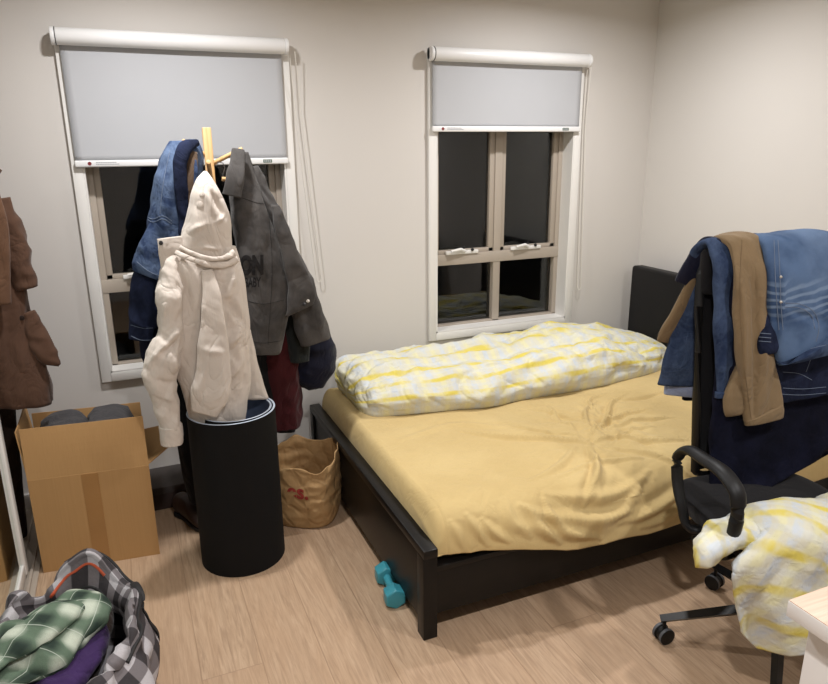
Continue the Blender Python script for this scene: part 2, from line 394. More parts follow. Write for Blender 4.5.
def disp(G, n, wr, cre):
    d = np.zeros(G.shape[:2])
    for amp, f, seed, rg in (wr or ()):
        q = G*np.array(f, float)+seed*3.71
        if rg == 'F': d += amp*facet(q[..., 0]+.6*q[..., 1], q[..., 2]+.25*q[..., 0], seed)
        else: d += amp*(ridged(q) if rg else pn(q)*1.6)
    for a, b, amp, w in (cre or ()):
        a, b = np.asarray(a), np.asarray(b); ab = b-a; t = np.clip(((G-a)@ab)/(ab@ab), 0, 1)
        dist = np.linalg.norm(G-(a+t[..., None]*ab), axis=2)
        d += amp*np.exp(-(dist/w)**2)*np.sin(np.pi*np.clip(t, .06, .94))**.5
    return G+n*d[..., None]
def mesh_grid(name, G, m, parent, wrap, caps=(), uv=None, loc=None, extra=None):
    nv, nu = G.shape[:2]; O = np.zeros(3) if loc is None else np.asarray(loc, float)
    vs = (G-O).reshape(-1, 3).tolist(); fs = []; uvs = []
    W = nu if wrap else nu-1
    for j in range(nv-1):
        for i in range(W):
            fs.append((j*nu+i, j*nu+(i+1) % nu, (j+1)*nu+(i+1) % nu, (j+1)*nu+i)); 
            uvs += [(j, i), (j, i+1), (j+1, i+1), (j+1, i)]
    for c in caps:
        j = 0 if c == 0 else nv-1
        vs.append(((G[j].mean(0))-O).tolist()); k = len(vs)-1
        for i in range(nu):
            fs.append((k, j*nu+(i+1) % nu, j*nu+i) if c == 0 else (k, j*nu+i, j*nu+(i+1) % nu)); uvs += [(j, i)]*3
    me = bpy.data.meshes.new(name); me.from_pydata(vs, [], fs)
    if uv is None:
        U = np.concatenate([G, G[:, :1]], 1) if wrap else G
        lu = np.linalg.norm(np.diff(U, axis=1), axis=2).mean(0); u = np.r_[0, np.cumsum(lu)]
        lv = np.linalg.norm(np.diff(G, axis=0), axis=2).mean(1); v = np.r_[0, np.cumsum(lv)]
        uvf = lambda j, i: (u[i], v[j])
    else: uvf = lambda j, i: uv[j][i]
    lay = me.uv_layers.new(name='UVMap')
    lay.data.foreach_set('uv', np.array([uvf(*q) for q in uvs], float).ravel())
    bm = bmesh.new(); bm.from_mesh(me)
    if wrap: bmesh.ops.recalc_face_normals(bm, faces=bm.faces)
    bm.to_mesh(me); bm.free()
    o = link(name, me, m, parent, True)
    if loc is not None and parent is None: o.location = tuple(O)
    return o
def loft(name, secs, m, parent=None, nu=64, nv=80, ex=2.4, wr=None, cre=None, caps=(0, 1), origin=None):
    a = catmull([np.r_[c, A, B] for c, A, B in secs], nv)
    C, A, B = a[:, :3], a[:, 3:6], a[:, 6:9]
    t = np.linspace(0, 2*np.pi, nu, endpoint=False)
    ct, st = np.cos(t), np.sin(t); e = 2/ex
    x = np.sign(ct)*np.abs(ct)**e; y = np.sign(st)*np.abs(st)**e
    G = C[:, None]+A[:, None]*x[None, :, None]+B[:, None]*y[None, :, None]
    n = gnormals(G, True); s = np.sign(((G-C[:, None])*n).sum(2)); n *= np.where(s == 0, 1, s)[..., None]
    G = disp(G, n, wr, cre)
    if origin is None and parent is None: origin = G.reshape(-1, 3).mean(0)*V3(1, 1, 0)+V3(0, 0, G[..., 2].min())
    if origin is None: origin = tuple(parent_origin(parent))
    return mesh_grid(name, G, m, parent, True, caps, loc=origin)
def parent_origin(p):
    o = np.zeros(3)
    while p is not None: o += np.array(p.location); p = p.parent
    return o
def row(xl, xr, y, Y, th, yr=None, Yr=None):
    L = P(xl, y, Y); R = P(xr, y if yr is None else yr, Y if Yr is None else Yr); A = (R-L)/2
    h = np.cross(A, V3(0, 0, 1)); h /= np.linalg.norm(h)
    return ((L+R)/2, A, h*th)
def px_tube(pts):
    """pts: (x, y, Y, half width in photo px, thickness m)"""
    C = [P(x, y, Y) for x, y, Y, w, t in pts]; out = []
    for i, (x, y, Y, w, t) in enumerate(pts):
        T = C[min(i+1, len(C)-1)]-C[max(i-1, 0)]; T /= np.linalg.norm(T)
        D = C[i]-CAM; dep = D@CF; view = D/np.linalg.norm(D)
        A = np.cross(T, view); A /= np.linalg.norm(A); B = np.cross(A, T)
        out.append((C[i], A*w*dep/FPX, B*t))
    return out
def px_line(pts, Y): return [P(x, y, Y) for x, y in pts]
def bvh_of(o):
    me = o.data; off = parent_origin(o)
    return BVHTree.FromPolygons([Vector(v.co)+Vector(off) for v in me.vertices], [tuple(p.vertices) for p in me.polygons])
def snap_px(bvh, x, y, off=.002):
    d = Vector(ray(x, y)).normalized(); h = bvh.ray_cast(Vector(CAM), d)
    return None if h[0] is None else np.array(h[0]-d*off)
def on_surface(bvh, pts, off=.002):
    """photo points laid on a garment's own surface"""
    r = [snap_px(bvh, x, y, off) for x, y in pts]; return [q for q in r if q is not None]
def dense(pts, n=24):
    return [tuple(q[:2]) for q in catmull([(x, y, 0.) for x, y in pts], n)]
def seam(name, host, pts, r, m, parent, n=26, off=.0005):
    q = on_surface(bvh_of(host), dense(pts, n), off)
    if len(q) < 3: return None
    o = parent_origin(parent); mb = MB(); mb.tube([p-o for p in q], r, 6); return mb.build(name, m, parent)
def lettering(name, txt, host, m, parent, corner, ux, uy, size, off=.002, bold=0., sp=1.):
    """text laid on a surface: corner, ux, uy are photo points / px vectors per unit of letter height"""
    cu = bpy.data.curves.new('txt', 'FONT'); cu.body = txt; cu.size = 1; cu.offset = bold; cu.space_character = sp
    ob = bpy.data.objects.new('txt', cu); COL.objects.link(ob); dg = bpy.context.evaluated_depsgraph_get()
    me = bpy.data.meshes.new_from_object(ob.evaluated_get(dg)); bpy.data.objects.remove(ob)
    bm = bmesh.new(); bm.from_mesh(me); bmesh.ops.triangulate(bm, faces=bm.faces)
    for _ in range(3): bmesh.ops.subdivide_edges(bm, edges=[e for e in bm.edges if e.calc_length() > .07], cuts=1)
    bmesh.ops.triangulate(bm, faces=bm.faces)
    bv = bvh_of(host); o = parent_origin(parent); bad = []
    for v in bm.verts:
        x = corner[0]+size*(ux[0]*v.co.x+uy[0]*v.co.y); y = corner[1]+size*(ux[1]*v.co.x+uy[1]*v.co.y)
        q = snap_px(bv, x, y, off)
        if q is None: bad.append(v)
        else: v.co = Vector(q-o)
    bmesh.ops.delete(bm, geom=bad, context='VERTS')
    bm.to_mesh(me); bm.free(); return link(name, me, m, parent)

# ================================================================== ROOM
D, XR, XL, YF, HC = 3.3, 2.9, -1.15, -1.2, 2.42
W1 = (-.165, .785, .574, 2.03); W2 = (1.478, 2.405, .574, 2.03)   # outer trim rectangles x0,x1,z0,z1
TR = .042
def room():
    mb = MB(); mb.box((XL-.1, YF-.1, -.1), (XR+.1, D+.3, 0)); struct(mb.build('floor', M['floor'], smooth=False))
    mb = MB(); mb.box((XL-.1, YF-.1, HC), (XR+.1, D+.3, HC+.1)); struct(mb.build('ceiling', M['ceil'], smooth=False))
    mb = MB(); xs = [XL-.1, W1[0]+TR, W1[1]-TR, W2[0]+TR, W2[1]-TR, XR+.1]; z0, z1 = W1[2]+TR, W1[3]-TR
    mb.box((xs[0], D, 0), (xs[5], D+.14, z0)); mb.box((xs[0], D, z1), (xs[5], D+.14, HC))
    for a, b in ((0, 1), (2, 3), (4, 5)): mb.box((xs[a], D, z0), (xs[b], D+.14, z1))
    struct(mb.build('wall_back', M['wall'], smooth=False))
    mb = MB(); mb.box((XR, YF-.1, 0), (XR+.1, D, HC)); struct(mb.build('wall_right', M['wall'], smooth=False))
    mb = MB(); mb.box((XL-.1, YF-.1, 0), (XL, D, HC)); struct(mb.build('wall_left', M['wall'], smooth=False))
    mb = MB(); mb.box((XL, YF-.1, 0), (XR, YF, HC)); struct(mb.build('wall_front', M['wall'], smooth=False))
    mb = MB(); mb.box((-.66, YF, 2.12), (-.56, D, HC)); struct(mb.build('wall_bulkhead', M['wall'], smooth=False))
    mb = MB(); mb.box((XL, D-.014, 0), (XR, D, .085), .003); struct(mb.build('baseboard_back', M['trim']))
    mb = MB(); mb.box((XR-.014, YF, 0), (XR, D-.014, .085), .003); struct(mb.build('baseboard_right', M['trim']))
    mb = MB()                                           # wardrobe floor track with two rails
    mb.box((-.62, .3, 0), (-.455, D, .008), .002)
    for x in (-.59, -.555, -.52, -.48): mb.box((x-.005, .3, .008), (x+.005, D, .02), .001)
    struct(mb.build('trim_1', M['alu']))
room()
def window(name, w):
    x0, x1, z0, z1 = w; mb = MB(); t = TR
    # architrave and reveal lining
    mb.box((x0, D-.022, z0), (x0+t, D, z1), .003); mb.box((x1-t, D-.022, z0), (x1, D, z1), .003)
    mb.box((x0+t, D-.022, z0), (x1-t, D, z0+t), .003); mb.box((x0+t, D-.022, z1-t), (x1-t, D, z1), .003)
    a0, a1, b0, b1 = x0+t, x1-t, z0+t, z1-t; r = .008
    mb.box((a0, D-.02, b0), (a0+r, D+.11, b1)); mb.box((a1-r, D-.02, b0), (a1, D+.11, b1)); mb.box((a0, D-.02, b0), (a1, D+.11, b0+r)); mb.box((a0, D-.02, b1-r), (a1, D+.11, b1))
    win = struct(mb.build(name, M['trim']))
    a0 += r; a1 -= r; b0 += r; b1 -= r
    xc = (a0+a1)/2; zt = 1.0; f = .026
    mb = MB(); y0, y1 = D+.072, D+.132
    mb.box((a0, y0, b0), (a0+f, y1, b1), .002); mb.box((a1-f, y0, b0), (a1, y1, b1), .002)
    mb.box((a0, y0, b0), (a1, y1, b0+.008), .002); mb.box((a0, y0, b1-f), (a1, y1, b1), .002)
    mb.box((xc-.022, y0, b0), (xc+.022, y1, b1), .002); mb.box((a0, y0-.004, zt-.03), (a1, y1, zt+.03), .002)
    struct(mb.build('window_frame', M['alu'], win))
    for k, (s0, s1) in enumerate(((a0+f, xc-.022), (xc+.022, a1-f))):
        mb = MB(); s = .030; zb, zz = zt+.03, b1-f; ya, yb = y0+.008, y0+.05
        mb.box((s0, ya, zb), (s0+s*.9, yb, zz), .003); mb.box((s1-s, ya, zb), (s1, yb, zz), .003); mb.box((s0, ya, zb), (s1, yb, zb+.022), .003); mb.box((s0, ya, zz-s), (s1, yb, zz), .003)
        sash = struct(mb.build('window_sash', M['alu'], win))
        mb = MB(); mb.box((s0, ya+.02, zb), (s1, ya+.026, zz)); struct(mb.build('pane', M['glass'], sash, False))
        mb = MB(); mb.box((s0, y0+.035, b0), (s1, y0+.041, zt-.02)); struct(mb.build('pane', M['glass'], win, False))
        for q in ((s0, s0+.004), (s1-.004, s1)): pass
        xm = (s0+s1)/2-.02                                  # winder on the transom
        mb = MB(); mb.box((xm-.10, y0-.014, zt+.028), (xm+.10, y0+.004, zt+.048), .004)
        mb.tube([(xm+.01, y0-.012, zt+.045), (xm-.02, y0-.03, zt+.058), (xm-.08, y0-.034, zt+.05)], [.012, .009, .007], 8)
        h = struct(mb.build('window_winder', M['trim'], win))
        mb = MB(); mb.sphere((xm+.06, y0-.016, zt+.05), .009); mb.sphere((xm+.005, y0-.02, zt+.066), .008, n=10); struct(mb.build('winder_knob', M['black_rubber'], h))
    return win
window('window_1', W1); window('window_2', W2)
mb = MB(); mb.box((-2.2, D+.9, -.2), (4.2, D+.94, 3)); struct(mb.build('night_backdrop', M['night'], smooth=False))  # near-black sheet behind the panes, its colour stands in for the night darkness

# ------------------------------------------------------------------ roller blinds
def roller_blind(label, x0, x1, zbot, chain_x, loop_lo):
    yc, zc, r = 3.238, 2.034, .033
    t = thing('roller_blind', (x0, D, zbot), label, 'blind', 'roller blinds over the windows')
    o = V3(x0, D, zbot)
    mb = MB(); mb.cyl(V3(x0+.012, yc, zc)-o, V3(x1-.012, yc, zc)-o, r, n=32, bev=.003); mb.build('roller_cover', M['rail'], t)
    for xa, xb in ((x0-.004, x0+.012), (x1-.012, x1+.004)):
        mb = MB(); mb.cyl(V3(xa, yc, zc)-o, V3(xb, yc, zc)-o, r+.001, n=24, bev=.003); mb.box(V3(xa, yc, zc-.026)-o, V3(xb, D-.023, zc+.03)-o, .003); mb.build('bracket', M['rail'], t)
    mb = MB(); mb.cyl(V3(x0+.0125, yc, zc)-o, V3(x0+.0155, yc, zc)-o, r+.0012, n=24); mb.build('end_ring', M['dark_grey'], t)
    fy = yc+.026
    G = np.array([[V3(x, fy-.0012*math.sin((x-x0)*9)*(1-j/24), zc-.01-(zc-.01-zbot)*j/24)-o for x in np.linspace(x0+.022, x1-.022, 30)] for j in range(25)])
    fab = mesh_grid('blind_fabric', G, M['blind'], t, False); s = fab.modifiers.new('s', 'SOLIDIFY'); s.thickness = .001
    mb = MB(); mb.box(V3(x0+.018, fy-.011, zbot-.028)-o, V3(x1-.018, fy+.005, zbot)-o, .006, seg=3); bar = mb.build('bottom_bar', M['rail'], t)
    yb = fy-.0115
    mb = MB(); mb.cyl(V3(x0+.075, yb+.001, zbot-.013)-o, V3(x0+.075, yb-.0005, zbot-.013)-o, .0075, n=20); mb.build('red_dot', M['red'], bar)
    mb = MB()
    for k in range(9): mb.box(V3(x0+.10+k*.009, yb-.0004, zbot-.011)-o, V3(x0+.107+k*.009, yb+.001, zbot-.007)-o)
    for k in range(14): mb.box(V3(x0+.10+k*.0065, yb-.0004, zbot-.018)-o, V3(x0+.105+k*.0065, yb+.001, zbot-.0145)-o)
    mb.build('fine_print', M['grey_print'], bar, False)
    mb = MB(); mb.box(V3(x1-.135, yb-.0006, zbot-.021)-o, V3(x1-.095, yb+.001, zbot-.007)-o, .001); lab = mb.build('green_label', M['green'], bar)
    mb = MB()
    for k in range(4): mb.box(V3(x1-.131+k*.0085, yb-.001, zbot-.018)-o, V3(x1-.125+k*.0085, yb-.0004, zbot-.010)-o)
    mb.build('label_print', M['grey_print'], lab, False)
    mb = MB()                                              # cord loop
    n = 26
    a = [V3(chain_x[0]+(loop_lo[0]-chain_x[0])*(k/n)**1.15, yc+.01+(D-.034-yc-.01)*min(1, k/6), zc-.02+(loop_lo[1]-zc+.02)*k/n) for k in range(n+1)]
    b = [V3(chain_x[1]+(loop_lo[0]+.022-chain_x[1])*(k/n)**.9, yc-.012+(D-.036-yc+.012)*min(1, k/6), zc-.02+(loop_lo[1]-zc+.02)*k/n) for k in range(n+1)]
    bot = [V3(loop_lo[0]+.011-.011*math.cos(q), D-.035, loop_lo[1]-.02*math.sin(q)) for q in np.linspace(.2, math.pi-.2, 7)]
    mb.tube([p-o for p in a+bot+b[::-1]], .0022, 6)
    mb.build('pull_cord', M['cord'], t)
    return t
roller_blind('grey roller blind with white roller, pulled down long behind the clothes rack', -.168, .768, 1.558, (.782, .80), (.86, .98))
roller_blind('grey roller blind with white roller, short, over the window beside the bed', 1.47, 2.398, 1.70, (2.40, 2.408), (2.43, .80))

# ================================================================== BED
FX, FY0, FY1 = .80, 1.77, 3.2
def bed():
    t = thing('bed', (FX, FY0, 0), 'black-brown wooden bed frame with low footboard and dark padded headboard', 'bed'); o = V3(FX, FY0, 0)
    mb = MB(); mb.box(V3(FX-.016, FY0+.04, .05)-o, V3(FX+.016, FY1-.04, .315)-o, .002)
    fb = mb.build('footboard', M['bed_black'], t)
    mb = MB(); mb.box(V3(FX-.026, FY0-.005, .312)-o, V3(FX+.026, FY1+.005, .345)-o, .005); mb.build('footboard_cap', M['bed_black'], fb)
    for y in (FY0, FY1-.055):
        mb = MB(); mb.box(V3(FX-.026, y, 0)-o, V3(FX+.026, y+.055, .314)-o, .004); mb.build('leg', M['bed_black'], t)
    for y in (FY0+.008, FY1-.036):
        mb = MB(); mb.box(V3(FX+.02, y, .088)-o, V3(2.80, y+.028, .262)-o, .003); r = mb.build('side_rail', M['bed_black'], t)
        mb = MB(); mb.box(V3(FX+.02, y-.006, .252)-o, V3(2.80, y+.034, .272)-o, .003); mb.build('rail_cap', M['bed_black'], r)
    mb = MB(); mb.box(V3(FX+.03, FY0+.05, .16)-o, V3(2.78, FY1-.05, .2)-o); mb.build('slat_base', M['bed_black'], t)
    mb = MB(); mb.box(V3(2.765, FY0-.02, .1)-o, V3(2.845, FY1+.005, .912)-o, .018, seg=4); mb.build('headboard', M['leather'], t)
    for y in (FY0, FY1-.06):
        mb = MB(); mb.box(V3(2.81, y, 0)-o, V3(2.86, y+.05, .12)-o, .003); mb.build('leg', M['bed_black'], t)
bed()
MT = .435
mb = MB(); mb.box((FX+.045, FY0+.075, .2), (2.775, FY1-.06, MT-.016), .07, seg=5)
tag(mb.build('mattress', M['mattress']), 'cream double mattress edge showing beside the footboard under the mustard sheet', 'mattress')

# fitted sheet: over the top, round the edge, hanging over the side rail
def sheet():
    nu, nv = 330, 300
    fs_ = np.linspace(0, 1, nu); foot = np.where(fs_ < .07, fs_/.07, 1.); xs = np.where(fs_ < .07, FX+.026+.05*(1-np.cos(foot*np.pi/2)), FX+.076+(fs_-.07)/.93*(2.785-FX-.076)); yb = FY1-.045; yf = FY0+.045; R = .085
    lo = np.interp(xs, [.83, 1.0, 1.1, 1.31, 1.48, 1.67, 1.91, 2.3, 2.8], [.302, .288, .268, .212, .197, .188, .200, .21, .22])
    lo = lo+.003*np.sin(xs*17)-.004
    G = np.zeros((nv, nu, 3)); NR = np.zeros((nv, nu, 3))
    k0 = int(nv*.62); th_ = np.linspace(0, math.pi/2, nv-k0+1)[1:]
    for i, x in enumerate(xs):
        w = np.clip((x-.86)/.35, 0, 1); w = w*w*(3-2*w)
        a = .11+.075*w; yc = FY0+.13+.02*w; lw = lo[i]+.022*w; ee = .86
        y = np.r_[np.linspace(yb, yc, k0), yc-a*np.sin(th_)**ee]; z = np.r_[np.full(k0, MT), lw+(MT-lw)*np.cos(th_)**ee]
        z = np.maximum(z-.10*(1-math.sin(foot[i]*math.pi/2)), np.minimum(z, lo[i]))
        G[:, i] = np.stack([np.full(nv, x), y, z], 1)
    n = gnormals(G, False); n *= np.sign(n[10, 10, 2])
    d = .004*pn(G*V3(2.2, 2.4, 2)) + .0022*pn(G*V3(7, 9, 7)+4)
    def px(*p): return [PZ(x, y, MT) for x, y in p]
    # folds traced on the sheet: points, height, width
    folds = [([(462, 431), (500, 437), (560, 440), (590, 444)], .010, .020), ([(590, 444), (615, 437), (650, 441), (688, 439)], .010, .018),
             ([(588, 441), (600, 425), (622, 415), (650, 408)], .012, .016), ([(596, 436), (607, 418), (612, 403), (628, 393)], .011, .015), ([(590, 430), (585, 412), (596, 401)], .009, .014),
             ([(600, 447), (640, 452), (690, 462)], .008, .018), ([(590, 448), (596, 470), (585, 488)], .010, .018), ([(640, 474), (615, 492), (585, 505), (560, 508)], .012, .022),
             ([(690, 470), (640, 488), (600, 500)], .008, .020), ([(575, 430), (560, 420), (548, 405)], .006, .014), ([(604, 430), (640, 420), (680, 418)], .008, .014),
             ([(500, 424), (540, 431), (588, 437)], .006, .014), ([(612, 402), (640, 398), (668, 390)], .009, .013), ([(560, 475), (600, 462), (640, 458)], .006, .02),
             ([(610, 445), (630, 430), (664, 426)], .008, .011), ([(598, 415), (590, 400), (610, 392)], .008, .011), ([(575, 447), (560, 465), (530, 480)], .006, .02),
             ([(400, 440), (450, 425), (520, 428)], .004, .03), ([(520, 408), (560, 414), (590, 425)], .005, .016)]
    for pts, amp, w in folds:
        p = catmull(px(*pts), 30)
        lo_, hi_ = p.min(0)-4*w, p.max(0)+4*w
        msk = (G[..., 0] > lo_[0]) & (G[..., 0] < hi_[0]) & (G[..., 1] > lo_[1]) & (G[..., 1] < hi_[1]) & (G[..., 2] > MT-.08)
        g = G[msk]; D2 = np.linalg.norm(g[:, None, :2]-p[None, :, :2], axis=2); k = D2.argmin(1); dist = D2.min(1)
        tt = k/29.; w_ = .72*w*(.6+.4*np.sin(np.pi*tt)); e = np.sin(np.pi*np.clip(tt, .05, .95))**.6
        d[msk] += 1.9*amp*e*(np.exp(-(dist/w_)**2)-.45*np.exp(-((dist-1.6*w_)/(w_*.9))**2))
    fs = [(p[int(a_)][:2], 0) for p, a_ in ()]
    q_ = G[::3, ::3]; r_, c_ = q_.shape[:2]
    bv = BVHTree.FromPolygons([tuple(p) for p in q_.reshape(-1, 3)], [(j*c_+i, j*c_+i+1, (j+1)*c_+i+1, (j+1)*c_+i) for j in range(r_-1) for i in range(c_-1)])
    for pts, amp, w in (([(648, 472), (622, 492), (578, 498), (545, 494)], .014, .022), ([(640, 509), (590, 519), (542, 515), (520, 506)], .016, .022), ([(643, 480), (622, 512), (566, 533), (518, 526)], .012, .030),
                        ([(544, 500), (558, 526), (600, 538)], .014, .018), ([(526, 508), (540, 526), (560, 543)], .014, .018), ([(482, 520), (494, 532), (508, 541)], .012, .016), ([(466, 516), (478, 530), (488, 545)], .012, .016),
                        ([(690, 482), (662, 505), (620, 523)], .018, .022), ([(690, 500), (668, 516), (640, 527)], .014, .018), ([(450, 522), (458, 535), (464, 549)], .009, .015), ([(589, 446), (598, 462), (598, 480), (590, 500)], .012, .016),
                        ([(505, 500), (512, 520), (530, 536)], .010, .020), ([(412, 505), (425, 525), (436, 548)], .007, .014)):
        p = [bv.ray_cast(Vector(CAM), Vector(ray(x, y)).normalized())[0] for x, y in dense(pts, 28)]; p = np.array([v for v in p if v is not None])
        if len(p) < 6: continue
        lo_, hi_ = p.min(0)-4*w, p.max(0)+4*w; msk = ((G > lo_) & (G < hi_)).all(2); g = G[msk]
        D2 = np.linalg.norm(g[:, None]-p[None], axis=2); k = D2.argmin(1); dist = D2.min(1); tt = k/(len(p)-1.)
        w_ = w*(.5+.5*np.sin(np.pi*tt)); d[msk] += amp*np.sin(np.pi*np.clip(tt, .04, .96))**.6*(np.exp(-(dist/w_)**2)-.35*np.exp(-((dist-1.7*w_)/w_)**2))
    # crumple round the tension point
    c = PZ(598, 425, MT); rr = np.linalg.norm(G[..., :2]-c[:2], axis=2)
    d += np.exp(-(rr/.26)**2)*(.010*ridged(G*V3(14, 14, 8))+.014*facet(G[..., 0]*13, G[..., 1]*11, 2, .6)+.005*facet(G[..., 0]*27, G[..., 1]*24, 5, .6))
    # diagonal drag folds near the front edge
    front = np.exp(-((G[..., 1]-FY0-.10)/.17)**2)
    dg = G[..., 0]*.85-G[..., 1]*.9
    wv = ridged(np.stack([dg*9+2.2*G[..., 2], (G[..., 0]+G[..., 1])*1.4, G[..., 2]*0+.3], 2))
    d += .011*front*np.clip(wv, -.2, 1)*np.exp(-((G[..., 0]-1.35)/.42)**2)
    d += .008*front*ridged(np.stack([G[..., 0]*9, G[..., 1]*3, G[..., 2]*3], 2))*np.exp(-((G[..., 0]-.95)/.25)**2)
    d += .010*front*facet(dg*7+G[..., 2]*2, (G[..., 0]+G[..., 1])*2.2, 6)*np.exp(-((G[..., 0]-1.4)/.55)**2)+.0025*facet(G[..., 0]*6, G[..., 1]*8, 4)
    low = np.clip((MT-.05-G[..., 2])/.1, 0, 1)
    d += .004*low*pn(np.stack([G[..., 0]*11, G[..., 1]*0, G[..., 2]*3], 2)); d *= 1.0; d[:, :int(nu*.07)] *= .4
    G = G+n*d[..., None]
    o = mesh_grid('bed_sheet', G, M['sheet'], None, False, loc=V3(FX, FY0, 0))
    # tuck under at the hem so the sheet has a turned edge
    s = o.modifiers.new('s', 'SOLIDIFY'); s.thickness = .003; s.offset = 1
    return tag(o, 'mustard yellow fitted sheet, wrinkled, spread over the bed mattress', 'bed sheet')
sheet()

def quilt():
    nu, nv = 240, 380
    top = np.array([P(x, y, 3.0) for x, y in ((343, 374), (352, 365), (370, 359), (412, 353), (458, 346), (504, 339), (527, 335), (550, 328), (563, 324), (595, 326), (637, 331), (660, 342), (669, 352))])
    frt = np.array([PZ(x, y, MT) for x, y in ((344, 398), (352, 413), (375, 417), (407, 416), (439, 411), (485, 409), (513, 402), (549, 396), (595, 388), (641, 377), (664, 369), (674, 362))])
    xs = np.r_[.908, .920, .95, np.linspace(1.0, 2.6, 11), 2.68, 2.74, 2.772]
    b = np.interp(xs, [.908, .920, .95, 1.0, 2.6, 2.68, 2.74, 2.772], [.45, .85, 1, 1, 1, .95, .8, .5])
    zr = np.interp(xs, top[:, 0], top[:, 2])-.012; yf = np.interp(xs, frt[:, 0], frt[:, 1])
    mid = (yf+3.2)/2; st = np.stack([xs, mid+(yf-mid)*(.5+.5*b), mid+(3.2-mid)*(.5+.5*b), MT+(zr-MT)*(.4+.6*b), b], 1)
    a = catmull(st, nv)
    G = np.zeros((nv, nu, 3))
    t = np.linspace(0, 2*np.pi, nu, endpoint=False)
    for j, (x, yf, yb, zr, b) in enumerate(a):
        yc = (yf+yb)/2; hy = (yb-yf)/2; h = zr-MT+.006
        c, s = np.cos(t), np.sin(t)
        y = yc+hy*np.sign(c)*np.abs(c)**.75
        top = h*np.abs(s)**.55*(.80+.2*np.clip((y-yf)/(yb-yf)*1.25, 0, 1))
        z = np.where(s >= 0, MT+.002+top, MT+.002-.002*np.abs(s))
        G[j] = np.stack([np.full(nu, x), y, z], 1)
    n = gnormals(G, True); cen = G.mean(1, keepdims=True); sg = np.sign(((G-cen)*n).sum(2)); n *= sg[..., None]
    up = np.clip((G[..., 2]-MT-.01)/.05, 0, 1)
    dgn = np.stack([G[..., 0]*2.3+G[..., 1]*2.2, G[..., 1]*8-G[..., 0]*1.4, G[..., 2]*7], 2)
    d = .034*ridged(dgn)+.020*ridged(G*V3(4.5, 13, 11)+7)+.007*pn(G*V3(9, 17, 15))*1.5
    lf = np.exp(-((G[..., 0]-.87)/.09)**2); d += lf*.018*ridged(G*V3(5, 19, 22))
    d = .5*d+.030*facet(G[..., 0]*3.4+G[..., 1]*2.2, (G[..., 1]*.8-G[..., 2])*9-G[..., 0]*1.3, 3)+.009*facet(G[..., 0]*5, (G[..., 1]-G[..., 2])*17+G[..., 0]*3, 5)+.004*facet(G[..., 0]*19, (G[..., 1]-G[..., 2])*30, 8)
    dg2 = np.stack([G[..., 0]*1.5+G[..., 1]*2.5, (G[..., 1]-G[..., 2])*9-G[..., 0]*2.2, G[..., 2]*2], 2)
    for k_, sc_ in ((0, 1), (5, 1.7), (9, 2.6)): d -= .009/sc_**.5*np.clip((ridged(dg2*sc_+k_)-.72)/.28, 0, 1)**1.5*(pn(dg2*.6+k_+20) > -.05)
    d += .012*lf*facet(G[..., 1]*20, G[..., 2]*20, 2)
    G = G+n*(d*up)[..., None]
    G[..., 1] = np.minimum(G[..., 1], D-.03)
    uv = [[(G[j, 0, 0]*0+a[j, 0], i*1.28/nu) for i in range(nu+1)] for j in range(nv)]
    for j in range(nv): uv[j][nu] = (a[j, 0], 1.28)
    o = mesh_grid('quilt', G, M['quilt'], None, True, (0, 1), uv=uv, loc=V3(1.8, 2.9, MT))
    return tag(o, 'rumpled white quilt with yellow and pale blue checks along the wall side of the bed', 'quilt')
quilt()

# ------------------------------------------------------------------ dumbbells
def dumbbell(c, d, label, tilt=0):
    t = thing('dumbbell', c, label, 'dumbbell'); d = V3(*d); d /= np.linalg.norm(d); z = V3(0, 0, .036); 
    mb = MB(); mb.cyl(z-d*.05, z+d*.05, .0145, n=20); mb.build('handle', M['teal'], t)
    for s in (-1, 1):
        mb = MB(); mb.cyl(z+d*s*.042, z+d*s*.098, .041, n=6, bev=.007); mb.build('head', M['teal'], t, ang=50)
q1, q2 = PZ(384.5, 572, .036), PZ(395, 597, .036); q0 = (q1+q2)/2*V3(1, 1, 0)
dumbbell(q0, (q1-q2)*V3(1, 1, 0), 'turquoise hex dumbbell lying on the floor against the footboard')

